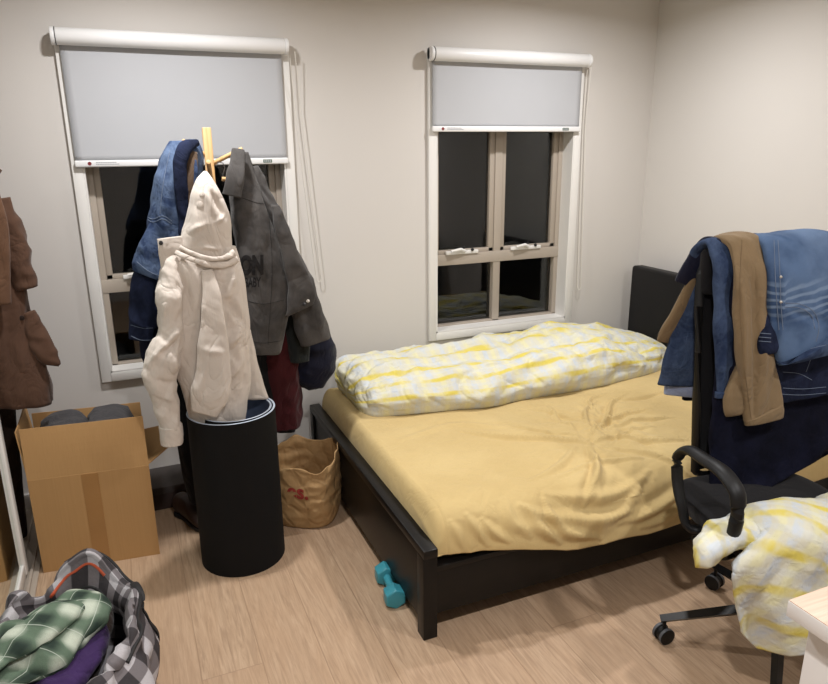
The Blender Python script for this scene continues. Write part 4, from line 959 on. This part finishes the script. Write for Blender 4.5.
# ================================================================== OFFICE CHAIR
CO, CA = V3(1.81, 1.37, 0), math.radians(-12)
CRZ = np.array(((math.cos(CA), -math.sin(CA), 0), (math.sin(CA), math.cos(CA), 0), (0, 0, 1)))
LW = lambda *p: CO+CRZ@V3(*p)
LV = lambda *p: CRZ@V3(*p)
def office_chair():
    t = thing('office_chair', CO, 'black high-backed office chair on castors, its back heaped with trousers', 'chair', rz=CA)
    def pad(name, lo, hi, bev, m, parent=t, bow=0):
        mb = MB(); mb.box(lo, hi, bev, seg=5); return mb.build(name, m, parent)
    # seat cushion with rounded corners
    secs = []
    for z, k in ((.425, .90), (.435, .97), (.455, 1.0), (.485, .99), (.497, .93), (.500, .80)): secs.append((V3(0, -.025, z), V3(.245*k, 0, 0), V3(0, .235*k, 0)))
    loft('seat', secs, M['chair_fabric'], t, 72, 30, 4, [(.002, (9, 9, 9), 2, False)], origin=(0, 0, 0))
    mb = MB(); mb.box((-.20, -.2, .395), (.20, .18, .43), .015); mb.build('seat_pan', M['plastic'], t)
    # backrest: frame, mesh panel, top pad
    out = [(-.115, .50), (-.135, .62), (-.158, .78), (-.172, .95), (-.178, 1.10), (-.172, 1.20), (-.150, 1.262)]
    yb = lambda z: .225+.035*math.sin((z-.5)/.78*math.pi)*-1+.02*(z-.5)
    lp = [V3(x, yb(z), z) for x, z in out]; rp_ = [V3(-x, yb(z), z) for x, z in out[::-1]]
    top = [V3(x, yb(1.275), 1.278) for x in (-.12, 0, .12)]
    back = thing  # readability
    mb = MB(); mb.tube(lp+top+rp_+[V3(x, yb(.48), .485) for x in (.08, 0, -.08)]+[lp[0]], .014, 10, (1.15, .8)); bk = mb.build('backrest_frame', M['plastic'], t)
    G = np.array([[V3(x*k, yb(z)+.004-.02*(1-k*k)*-1, z) for k in np.linspace(-1, 1, 21)] for x, z in [(-o[0]*1., o[1]) for o in out]+[(.10, 1.28)]])
    pm = mesh_grid('backrest_mesh', G, M['chair_fabric'], t, False); sm = pm.modifiers.new('s', 'SOLIDIFY'); sm.thickness = .006
    pad('headrest', (-.178, yb(1.2)-.035, 1.135), (.178, yb(1.2)+.022, 1.285), .024, M['chair_fabric'])
    mb = MB(); mb.tube([V3(0, .05, .40), V3(0, .2, .40), V3(0, .262, .45), V3(0, .268, .60), V3(0, .25, .75)], [.03, .03, .028, .026, .02], 12, (1.4, .6)); mb.build('back_support', M['plastic'], t)
    for s in (-1, 1):                                        # loop armrests
        x = .290*s
        mb = MB(); pts = [V3(x*.80, -.02, .432), V3(x*.97, -.01, .44), V3(x*1.02, .012, .50), V3(x*1.03, .055, .60), V3(x*1.03, .058, .655), V3(x*1.03, .02, .694), V3(x*1.03, -.08, .706), V3(x*1.03, -.18, .704), V3(x*1.03, -.230, .678), V3(x*1.03, -.240, .62), V3(x*1.02, -.222, .52), V3(x*.98, -.175, .445), V3(x*.80, -.15, .43)]
        q = catmull(pts, 60); rr = [.015+.006*math.exp(-((k-32)/12)**2) for k in range(60)]
        mb.tube(q, rr, 12, (1.25, .8)); a = mb.build('armrest', M['plastic'], t)
    bx, by = .012, -.105; BO = V3(bx, by, 0)                 # the five-armed base stands under the front of the seat
    mb = MB(); mb.cyl(BO+V3(0, 0, .10), BO+V3(0, 0, .20), .034, .030, 24, .003); mb.cyl(BO+V3(0, 0, .20), BO+V3(0, 0, .34), .026, n=24, bev=.002); mb.cyl(BO+V3(0, 0, .34), BO+V3(0, 0, .40), .016, n=20); mb.build('gas_column', M['metal_black'], t)
    mb = MB(); mb.box((-.09, -.19, .365), (.09, .08, .40), .012); mb.build('tilt_mechanism', M['plastic'], t)
    mb = MB(); mb.tube([(-.08, .02, .378), (-.2, .03, .372), (-.235, .03, .37)], [.006, .006, .011], 8); mb.build('height_lever', M['plastic'], t)
    mb = MB(); mb.cyl(BO+V3(0, 0, .11), BO+V3(0, 0, .195), .047, .040, 28, .005); hub = mb.build('base_hub', M['plastic'], t)
    for k in range(5):
        a = math.radians(159.2+72*k); d = V3(math.cos(a), math.sin(a), 0); e = V3(-d[1], d[0], 0)
        mb = MB(); mb.tube([BO+d*.02+V3(0, 0, .165), BO+d*.12+V3(0, 0, .15), BO+d*.25+V3(0, 0, .115), BO+d*.36+V3(0, 0, .085)], [.020, .018, .016, .014], 4, (1., 1.15)); lg = mb.build('leg', M['metal_black'], t, ang=30)
        cs = BO+d*.345; mb = MB(); mb.cyl(cs+V3(0, 0, .03), cs+V3(0, 0, .075), .006, n=12)
        hd = d*math.cos(.5)+e*math.sin(.5); ax = V3(-hd[1], hd[0], 0)
        mb.cyl(cs-ax*.007+V3(0, 0, .03), cs+ax*.007+V3(0, 0, .03), .024, n=24); 
        c = mb.build('caster', M['plastic'], lg)
        for s in (-1, 1):
            mb.__init__(); mb.cyl(cs+ax*s*.008+V3(0, 0, .0285), cs+ax*s*.024+V3(0, 0, .0285), .028, n=28, bev=.004)
            c2 = mb.build('caster_wheel', M['plastic'], lg)
            mb.__init__(); mb.cyl(cs+ax*s*.012+V3(0, 0, .0285), cs+ax*s*.0215+V3(0, 0, .0285), .0286, n=28); mb.build('caster_tread', M['caster'], lg)
office_chair()

# ---- trousers over the chair back (drawn in the chair's own axes)
def drape(name, pts, m, parent=None, nu=70, nv=120, ex=3.2, wr=None, cre=None):
    """pts: (x centre, half width, y, z, thickness, twist) along the hanging cloth"""
    C = [V3(p[0], p[2], p[3]) for p in pts]; secs = []
    for i, p in enumerate(pts):
        T = C[min(i+1, len(C)-1)]-C[max(i-1, 0)]; T /= np.linalg.norm(T); tw = p[5] if len(p) > 5 else 0
        A = V3(math.cos(tw), math.sin(tw), 0); A -= T*(A@T); A /= np.linalg.norm(A); B = np.cross(A, T)
        secs.append((CO+CRZ@C[i], CRZ@A*p[1], CRZ@B*p[4]))
    return loft(name, secs, m, parent, nu, nv, ex, wr, cre)
def over_chair():
    F = lambda a, b, s: [(a, (13, 13, 3.2), s, 'F'), (b, (30, 30, 15), s+3, 'F')]
    # dark navy trousers filling the front of the backrest
    t = drape('trousers', [(0.13, 0.25, 0.33, 0.75, 0.014), (0.1, 0.22, 0.285, 1.1, 0.014), (0.08, 0.2, 0.25, 1.285, 0.014), (0.08, 0.2, 0.205, 1.305, 0.014), (0.075, 0.198, 0.165, 1.25, 0.014), (0.09, 0.215, 0.15, 1.0, 0.016), (0.1, 0.23, 0.148, 0.8, 0.018), (0.13, 0.26, 0.145, 0.62, 0.02), (0.155, 0.285, 0.13, 0.53, 0.02), (0.165, 0.29, 0.11, 0.512, 0.015)], M['denim_dark'], None, 80, 130, 4, F(.010, .004, 3))
    tag(t, 'dark indigo trousers draped full width over the chair back, down to the seat', 'trousers', None)
    # khaki trousers
    k = drape('trousers', [(-0.104, 0.0484, 0.36, 0.9395, 0.016), (-0.1052, 0.0528, 0.315, 1.1177, 0.018), (-0.1022, 0.0546, 0.27, 1.2584, 0.018), (-0.0961, 0.0554, 0.225, 1.31, 0.016), (-0.0911, 0.0554, 0.165, 1.31, 0.018), (-0.0856, 0.0572, 0.125, 1.2396, 0.022), (-0.0706, 0.0598, 0.108, 1.0989, 0.024), (-0.0342, 0.0634, 0.1, 0.9301, 0.025), (-0.0016, 0.0686, 0.098, 0.8175, 0.024), (0.0171, 0.0686, 0.097, 0.7566, 0.02), (0.0216, 0.0669, 0.097, 0.735, 0.016)], M['khaki'], None, 80, 150, 2.8, [(.010, (14, 14, 2.6), 5, 'F'), (.004, (30, 30, 13), 2, 'F')],
              [(LW(-.09, .085, 1.28), LW(-.03, .075, .76), -.018, .008), (LW(-.12, .09, 1.2), LW(-.07, .075, .80), .012, .010), (LW(-.05, .09, 1.15), LW(0, .075, .80), .010, .010)])
    tag(k, 'khaki brown trousers folded lengthwise over the chair back between the jeans', 'trousers')
    stitch = plain('khaki_thread', (112, 92, 66), .9)
    hem = drape('leg_hem', [(0.014, 0.07, 0.096, 0.766, 0.0215), (0.0205, 0.0695, 0.096, 0.75, 0.021), (0.023, 0.0678, 0.096, 0.7322, 0.018)], M['khaki'], k, 60, 12, 2.8)
    # khaki leg on the far side
    drape('trouser_leg', [(-.045, .018, .118, .97, .010), (-.058, .038, .114, .88, .015), (-.064, .055, .112, .80, .017), (-.060, .054, .111, .772, .014), (-.058, .050, .112, .760, .010)], M['khaki'], k, 50, 40, 3, [(.007, (16, 16, 5), 6, 'F')])
    k2 = drape('trouser_leg', [(-0.134, 0.03, 0.255, 1.25, 0.01), (-0.159, 0.034, 0.275, 1.16, 0.014), (-0.189, 0.036, 0.3, 1.05, 0.016), (-0.214, 0.036, 0.325, 0.965, 0.015), (-0.217, 0.033, 0.328, 0.95, 0.012)], M['khaki'], k, 44, 50, 2.4, [(.006, (16, 16, 4), 4, 'F')])
    # mid blue jeans: front leg and flared back leg
    j = drape('jeans', [(-0.125, 0.11, 0.3, 0.8, 0.03, -0.35), (-0.13, 0.1, 0.295, 0.86, 0.035, -0.35), (-0.125, 0.085, 0.285, 1.0, 0.03, -0.3), (-0.12, 0.06, 0.272, 1.18, 0.02, -0.2), (-0.148, 0.045, 0.25, 1.285, 0.014), (-0.146, 0.04, 0.21, 1.305, 0.012), (-0.145, 0.037, 0.172, 1.27, 0.014), (-0.132, 0.036, 0.152, 1.15, 0.014), (-0.118, 0.033, 0.14, 0.98, 0.014), (-0.108, 0.031, 0.135, 0.86, 0.014), (-0.105, 0.031, 0.134, 0.815, 0.012)], M['denim_worn'], None, 80, 130, 2.4, F(.012, .004, 7),
              [(LW(-.20, .27, 1.05), LW(-.22, .27, .82), -.016, .012)])
    tag(j, 'mid blue jeans slung over the bed-side corner of the chair back', 'jeans')
    drape('leg_hem', [(-.106, .033, .134, .832, .0155), (-.105, .033, .134, .812, .015)], M['denim_worn'], j, 40, 8, 2.4)
    n2 = drape('trousers', [(-0.195, 0.03, 0.285, 1.16, 0.012, -0.3), (-0.185, 0.034, 0.275, 1.19, 0.014, -0.3), (-0.16, 0.036, 0.258, 1.26, 0.014, -0.2), (-0.145, 0.034, 0.232, 1.305, 0.012), (-0.12, 0.03, 0.2, 1.308, 0.01)], M['navy'], None, 44, 40, 2.6, [(.004, (20, 20, 10), 4, 'F')])
    tag(n2, 'navy waistband corner folded over the bed-side top edge of the chair back', 'trousers')
    s = drape('shirt', [(-0.096, 0.1035, 0.305, 0.755, 0.022, -0.35), (-0.096, 0.1035, 0.305, 0.775, 0.028, -0.35), (-0.096, 0.09, 0.3, 0.85, 0.02, -0.3), (-0.086, 0.063, 0.29, 0.95, 0.012, -0.2)], M['pale_blue'], None, 60, 40, 2.4, [(.012, (22, 22, 5), 4, 'F')])
    tag(s, 'pale blue shirt hem showing under the jeans behind the chair back', 'shirt')
    # light blue whiskered jeans
    w = drape('jeans', [(0.1, 0.137, 0.325, 1.0583, 0.016), (0.098, 0.137, 0.285, 1.1873, 0.018), (0.095, 0.134, 0.25, 1.2948, 0.018), (0.092, 0.132, 0.2, 1.318, 0.016), (0.088, 0.133, 0.135, 1.3077, 0.02), (0.095, 0.137, 0.098, 1.2389, 0.026), (0.108, 0.14, 0.088, 1.1357, 0.028), (0.135, 0.142, 0.084, 1.0411, 0.028), (0.155, 0.14, 0.082, 1.0024, 0.026), (0.165, 0.138, 0.083, 0.9766, 0.022), (0.168, 0.136, 0.084, 0.968, 0.018)], M['denim_light'], None, 100, 150, 3.0, [(.008, (13, 13, 5), 2, 'F'), (.003, (32, 32, 18), 6, 'F')],
              [(LW(-.01, .07, 1.30), LW(.015, .06, .98), .010, .008), (LW(.05, .06, 1.10), LW(.17, .05, 1.06), -.012, .010), (LW(.17, .05, 1.06), LW(.19, .05, .99), -.010, .010)])
    tag(w, 'light blue whiskered jeans with pocket and waistband folded over the chair back', 'jeans')
    wb = drape('waistband', [(0.157, 0.148, 0.07, 1.003, 0.041), (0.166, 0.147, 0.07, 0.9858, 0.0405), (0.17, 0.145, 0.072, 0.9651, 0.036)], M['denim_worn'], w, 80, 16, 3.0, [(.003, (14, 14, 8), 2, 'F')])
    dk = drape('jeans', [(0.008, 0.03, 0.1, 1.11, 0.01), (-0.004, 0.036, 0.092, 1.06, 0.014), (-0.006, 0.04, 0.086, 1.015, 0.017), (-0.004, 0.04, 0.085, 0.985, 0.016), (-0.003, 0.038, 0.087, 0.972, 0.012)], M['denim_navy'], w and None, 50, 40, 3, [(.006, (18, 18, 10), 4, 'F')])
    tag(dk, 'folded navy jeans end with button and pale stitching beside the whiskered jeans', 'jeans')
    d2 = drape('jeans', [(.17, .14, .122, 1.08, .014), (.175, .145, .115, .98, .02), (.18, .15, .112, .87, .022), (.185, .15, .112, .81, .018), (.187, .148, .113, .795, .014)], M['denim_navy'], None, 80, 60, 3, F(.007, .003, 5))
    tag(d2, 'dark navy jeans hanging under the whiskered jeans on the chair back', 'jeans')
    # details laid on the cloth
    for host, lines, m, r in ((w, [[(778, 240), (780, 275), (781, 305), (783, 330)], [(783, 303), (800, 304), (814, 312), (819, 328), (816, 342)], [(785, 307), (800, 308), (811, 315), (815, 329)], [(774, 240), (776, 290), (779, 330)]], M['stitch'], .0011),
                              (wb, [[(775, 344), (795, 340), (826, 333)], [(774, 355), (795, 352), (826, 345)]], M['stitch'], .0011),
                              (dk, [[(759, 333), (771, 334)], [(759, 337), (771, 338)], [(759, 341), (771, 342)]], M['stitch'], .0011),
                              (d2, [[(779, 394), (800, 395), (826, 393)], [(806, 372), (815, 352), (822, 345)], [(783, 372), (800, 374), (812, 380)], [(783, 388), (800, 389), (826, 387)]], M['stitch'], .0009),
                              (k, [[(742, 240), (740, 280), (741, 330), (748, 395), (752, 424)], [(737, 421), (752, 424), (772, 421)]], stitch, .0011)):
        for l in lines: seam('stitching', host, l, r, m, host)
    for x, y in ((781, 277), (781, 302)):
        q = snap_px(bvh_of(w), x, y, 0)
        if q is not None:
            o = parent_origin(w); mb = MB(); d = -V3(*ray(x, y)); d /= np.linalg.norm(d); mb.cyl(q-o-d*.002, q-o+d*.002, .0042, n=16, bev=.001); mb.build('rivet', M['brass'], w)
    for x, y in ((808, 340), (779, 335)):
        b = bvh_of(wb); q = on_surface(b, [(x-.6, y-14), (x, y-4), (x+.8, y+6), (x+1.2, y+13)], .003)
        if len(q) > 2: mb = MB(); mb.tube([p-parent_origin(wb) for p in q], .006, 8, (1, .4)); mb.build('belt_loop', M['denim_worn'], wb)
    q = [P(x, y, LW(.01, .085, 1.1)[1]) for x, y in ((763, 297), (764, 302), (764, 306))]
    qs = on_surface(bvh_of(w), [(763.5, 297), (764, 305)], .002) or on_surface(bvh_of(dk), [(763.5, 297), (764, 305)], .002)
    if len(qs) == 2: mb = MB(); mb.tube([p-parent_origin(dk) for p in qs], .004, 6); mb.build('care_tag', M['label_white'], dk)
over_chair()

def chair_cover():
    # pillowcase bunched on the front of the seat and hanging over its edge
    t = thing('pillowcase', LW(-.05, -.2, .5), 'white pillowcase with yellow and pale blue checks slumped over the chair seat edge', 'pillowcase')
    nu, nv = 120, 130
    G = np.zeros((nv, nu, 3)); UV = [[None]*nu for _ in range(nv)]
    for i, u in enumerate(np.linspace(0, 1, nu)):
        x = -.215+.63*u
        top = -.085+.05*u+.012*math.sin(u*11)                # where it starts on the seat
        low = .20+.10*max(0, 1-u/.05)**1.5+.05*u
        R = .045; yf = -.285; L1 = abs(yf+R-top); La = R*math.pi/2; Ls = .535-R-low; tot = L1+La+Ls
        for j, v in enumerate(np.linspace(0, 1, nv)):
            s = v*tot
            if s < L1: y, z = top-s, .535
            elif s < L1+La: y, z = yf+R-R*math.sin((s-L1)/R), .535-R+R*math.cos((s-L1)/R)
            else: y, z = yf-.02*((s-L1-La)/max(Ls, .01)), .535-R-(s-L1-La)
            z -= .03*max(0, 1-v*9)**2
            hang = max(0, s-L1-La)
            xx = x-.12*max(0, 1-u*4)*min(1, max(0, s-L1+.02)/.08)+.30*hang*max(0, 1-u*2.2)
            y += (.020*math.sin(u*15+1.2)+.012*math.sin(u*31+.4))*min(1, hang/.2)
            z += .022*math.exp(-((v-.25)/.16)**2)*math.exp(-((u-.25)/.25)**2)
            e = max(0, 1-u*14); z -= .03*e*e
            G[j, i] = LW(xx, y, z); UV[j][i] = (u*.62+.62*s, s*.85-.35*u)
    n = gnormals(G, False); n *= np.sign(n[nv//3, nu//2, 2])
    d = .012*facet(G[..., 0]*7+G[..., 2]*1.5, G[..., 1]*5+G[..., 2]*3.5, 3)+.006*facet(G[..., 0]*17, (G[..., 1]+G[..., 2])*13, 6)+.008*ridged(np.stack([G[..., 0]*9, G[..., 1]*6, G[..., 2]*2.5], 2))
    G = G+n*(d+.006)[..., None]
    o = mesh_grid('pillowcase_cloth', G-parent_origin(t), M['pillowcase'], t, False, uv=UV); sm = o.modifiers.new('s', 'SOLIDIFY'); sm.thickness = .004; sm.offset = -1
    pts = [(-.20, .05, -.19, .525, .022), (-.26, .056, -.195, .530, .030), (-.33, .058, -.208, .524, .034), (-.375, .054, -.222, .512, .032), (-.395, .044, -.23, .503, .026), (-.405, .026, -.233, .498, .016)]
    secs = []
    for x, hw, y, z, th in pts: secs.append((LW(x, y, z), LV(.012, hw, 0), V3(0, 0, th)))
    loft('bunched_corner', secs, M['pillowcase'], t, 60, 50, 2.2, [(.008, (20, 20, 20), 3, 'F'), (.007, (14, 26, 18), 5, True)])
chair_cover()

# ================================================================== DESK CORNER
def desk():
    x0, x1, y0, y1, z = 1.118, 2.86, .12, .772, .74
    t = thing('desk', (x0, y1, 0), 'white desk with pale oak top in front of the office chair', 'desk'); o = V3(x0, y1, 0)
    mb = MB(); mb.box(V3(x0, y0, z-.036)-o, V3(x1, y1, z-.002)-o, .0015); mb.build('desk_edge', M['desk_white'], t)
    mb = MB(); mb.box(V3(x0+.0012, y0+.0012, z-.003)-o, V3(x1-.0012, y1-.0012, z)-o, .0008); mb.build('desk_top', M['desk_top'], t)
    for xa in (x0+.03, x1-.07): mb = MB(); mb.box(V3(xa, y0+.02, 0)-o, V3(xa+.04, y1-.03, z-.036)-o, .002); mb.build('leg', M['desk_white'], t)
desk()

# ================================================================== CHECKED BAG OF CLOTHES
def laundry_bag():
    c = V3(-.280, 1.86, 0)
    t = thing('laundry_bag', c, 'open grey black and white checked woven bag stuffed with clothes', 'bag')
    nu = 130; th = np.linspace(0, 2*np.pi, nu, endpoint=False)
    ct, st = np.cos(th), np.sin(th); e = 2/2.8; sx = np.sign(ct)*np.abs(ct)**e; sy = np.sign(st)*np.abs(st)**e
    prof = catmull([(.86, 0, 0.), (.97, .03, 0), (1.02, .12, 0), (1.0, .22, 0), (.93, .285, 0), (.86, .315, 0), (.80, .312, 0), (.77, .28, 0), (.76, .20, 0)], 84)
    G = np.zeros((84, nu, 3)); UV = [[None]*(nu+1) for _ in range(84)]
    for j, (k, z, _) in enumerate(prof):
        zz = z+(.052*np.exp(-((th-1.38)/.30)**2)-.03*np.exp(-((th-1.95)/.3)**2)+.018*np.cos(2*th+.6)-.014*np.sin(3*th)+.012*np.sin(5*th+1))*(z/.31)**2
        G[j] = np.stack([(.205+.02*(ct > 0)*ct)*k*sx+.03*sy*(z/.3)*.3, .345*k*sy, zz], 1)
        for i in range(nu+1): UV[j][i] = (i/nu*1.95, j*.0088)
    n = gnormals(G, True); sg = np.sign((n*(G-V3(0, 0, .1))).sum(2)); n *= sg[..., None]
    W = G+c; d = .030*facet(W[..., 0]*6+W[..., 1]*5, W[..., 2]*6+W[..., 1]*2, 4, .5)+.011*facet(W[..., 0]*16+W[..., 1]*14, W[..., 2]*15, 2, .5)
    d *= np.clip(G[..., 2]/.06, 0, 1); G = G+n*d[..., None]; G[..., 2] = np.maximum(G[..., 2], .001)
    b = mesh_grid('bag_body', G, M['bag_check'], t, True, (0,), uv=UV)
    rim = int(np.argmax(prof[:, 1]))
    def along(a0, a1, j, r, name, m, off=.003, k=40):
        idx = np.linspace(a0, a1, k)/(2*np.pi)*nu; pts = [G[j, int(i) % nu]+n[j, int(i) % nu]*off for i in idx]
        pts = [p for p in catmull(pts[::3], 60)]; mb = MB(); mb.tube(pts, r, 8); return mb.build(name, m, t)
    along(-.6, 1.62, rim-9, .0055, 'black_piping', M['black_bind'])
    along(1.15, 1.85, rim+7, .0055, 'orange_zip_tape', M['orange'])
    along(1.0, 2.5, rim+14, .006, 'black_lining_edge', M['black_bind'])
    # carry strap hanging down the bag's right side
    a = [G[j, int(nu*.03)]+n[j, int(nu*.03)]*.004 for j in range(18, 52, 3)]; b_ = [G[j, int(nu*.10)]+n[j, int(nu*.10)]*.004 for j in range(51, 30, -3)]
    mb = MB(); mb.tube([p for p in catmull(a+b_, 60)], .008, 8, (1.5, .5)); mb.build('strap', M['black_bind'], t)
    i_ = int(1.92/(2*np.pi)*nu); q = G[rim, i_]+V3(0, 0, .004); tq = G[rim, i_+4]-G[rim, i_-4]; tq /= np.linalg.norm(tq)
    mb = MB(); mb.tube([q-tq*.03, q+V3(0, 0, .003), q+tq*.025], [.007, .010, .006], 8); mb.build('zip_pull', M['label_white'], t)
    # clothes in the bag
    zc = .30
    f = [(LWb(x, y, zc), w, h) for x, y, w, h in ()]
    def heap(name, pts, m, wr, nu=80, nv=70, ex=2.2):
        C = [PZ(x, y, z) for x, y, z, w, h in pts]; secs = []
        for i, (x, y, z, w, h) in enumerate(pts):
            T = C[min(i+1, len(C)-1)]-C[max(i-1, 0)]; T /= np.linalg.norm(T); A = np.cross(T, V3(0, 0, 1)); A /= np.linalg.norm(A); secs.append((C[i], A*w, np.cross(A, T)*h))
        return loft(name, secs, m, None, nu, nv, ex, wr)
    o = heap('flannel_shirt', [(-12, 690, .27, .05, .03), (0, 676, .29, .10, .04), (20, 655, .295, .13, .045), (50, 634, .300, .125, .045), (76, 616, .302, .085, .04), (92, 602, .300, .05, .03), (97, 597, .298, .02, .015)], M['shirt_check'], [(.022, (8, 13, 12), 3, 'F'), (.010, (20, 20, 22), 6, 'F')])
    b_ = heap('sleeve', [(-10, 668, .335, .03, .015), (10, 650, .345, .05, .02), (38, 630, .352, .06, .02), (62, 612, .35, .055, .018), (84, 601, .335, .035, .014)], M['shirt_check'], [(.010, (14, 20, 14), 2, 'F')], 60, 60, 2.2)
    wm = b_.location.copy(); b_.parent = o; b_.location = wm-o.location
    tag(o, 'green plaid flannel shirt lying on top in the checked bag', 'shirt')
    o = heap('purple_top', [(40, 700, .24, .05, .03), (58, 680, .245, .075, .035), (78, 656, .25, .07, .035), (92, 636, .245, .045, .03), (96, 628, .24, .02, .015)], M['purple'], [(.010, (16, 16, 14), 4, 'F'), (.005, (30, 30, 30), 2, 'F')])
    tag(o, 'purple top crumpled in the checked bag beside the green plaid shirt', 'top')
    o = heap('dark_clothes', [(-10, 700, .17, .1, .05), (20, 680, .19, .17, .06), (55, 640, .19, .17, .06), (80, 600, .19, .10, .05)], M['coat_lining'], [(.012, (16, 16, 14), 7, 'F')])
    tag(o, 'dark brown clothes underneath, filling the checked bag', 'clothes')
LWb = None
laundry_bag()

# ================================================================== LIGHT
def downlight(x, y, e, r=.05):
    l = bpy.data.lights.new('downlight', 'AREA'); l.shape = 'DISK'; l.size = r*2; l.energy = e; l.color = (1, .985, .985); l.spread = math.radians(165)
    o = bpy.data.objects.new('downlight', l); COL.objects.link(o); o.location = (x, y, HC-.012)
for x, y, e in ((.2, 2.45, 20.5), (2.0, 2.45, 19), (.4, .35, 28), (2.0, .35, 20)): downlight(x, y, e)
w = bpy.data.worlds.new('night'); SC.world = w; w.use_nodes = True
w.node_tree.nodes['Background'].inputs[0].default_value = (.01, .012, .016, 1); w.node_tree.nodes['Background'].inputs[1].default_value = .3
SC.view_settings.view_transform = 'Standard'; SC.view_settings.look = 'None'; SC.view_settings.exposure = 0.0; SC.view_settings.gamma = 1; SC.view_settings.use_curve_mapping = False
SC.cycles.max_bounces = 8; SC.cycles.use_denoising = True
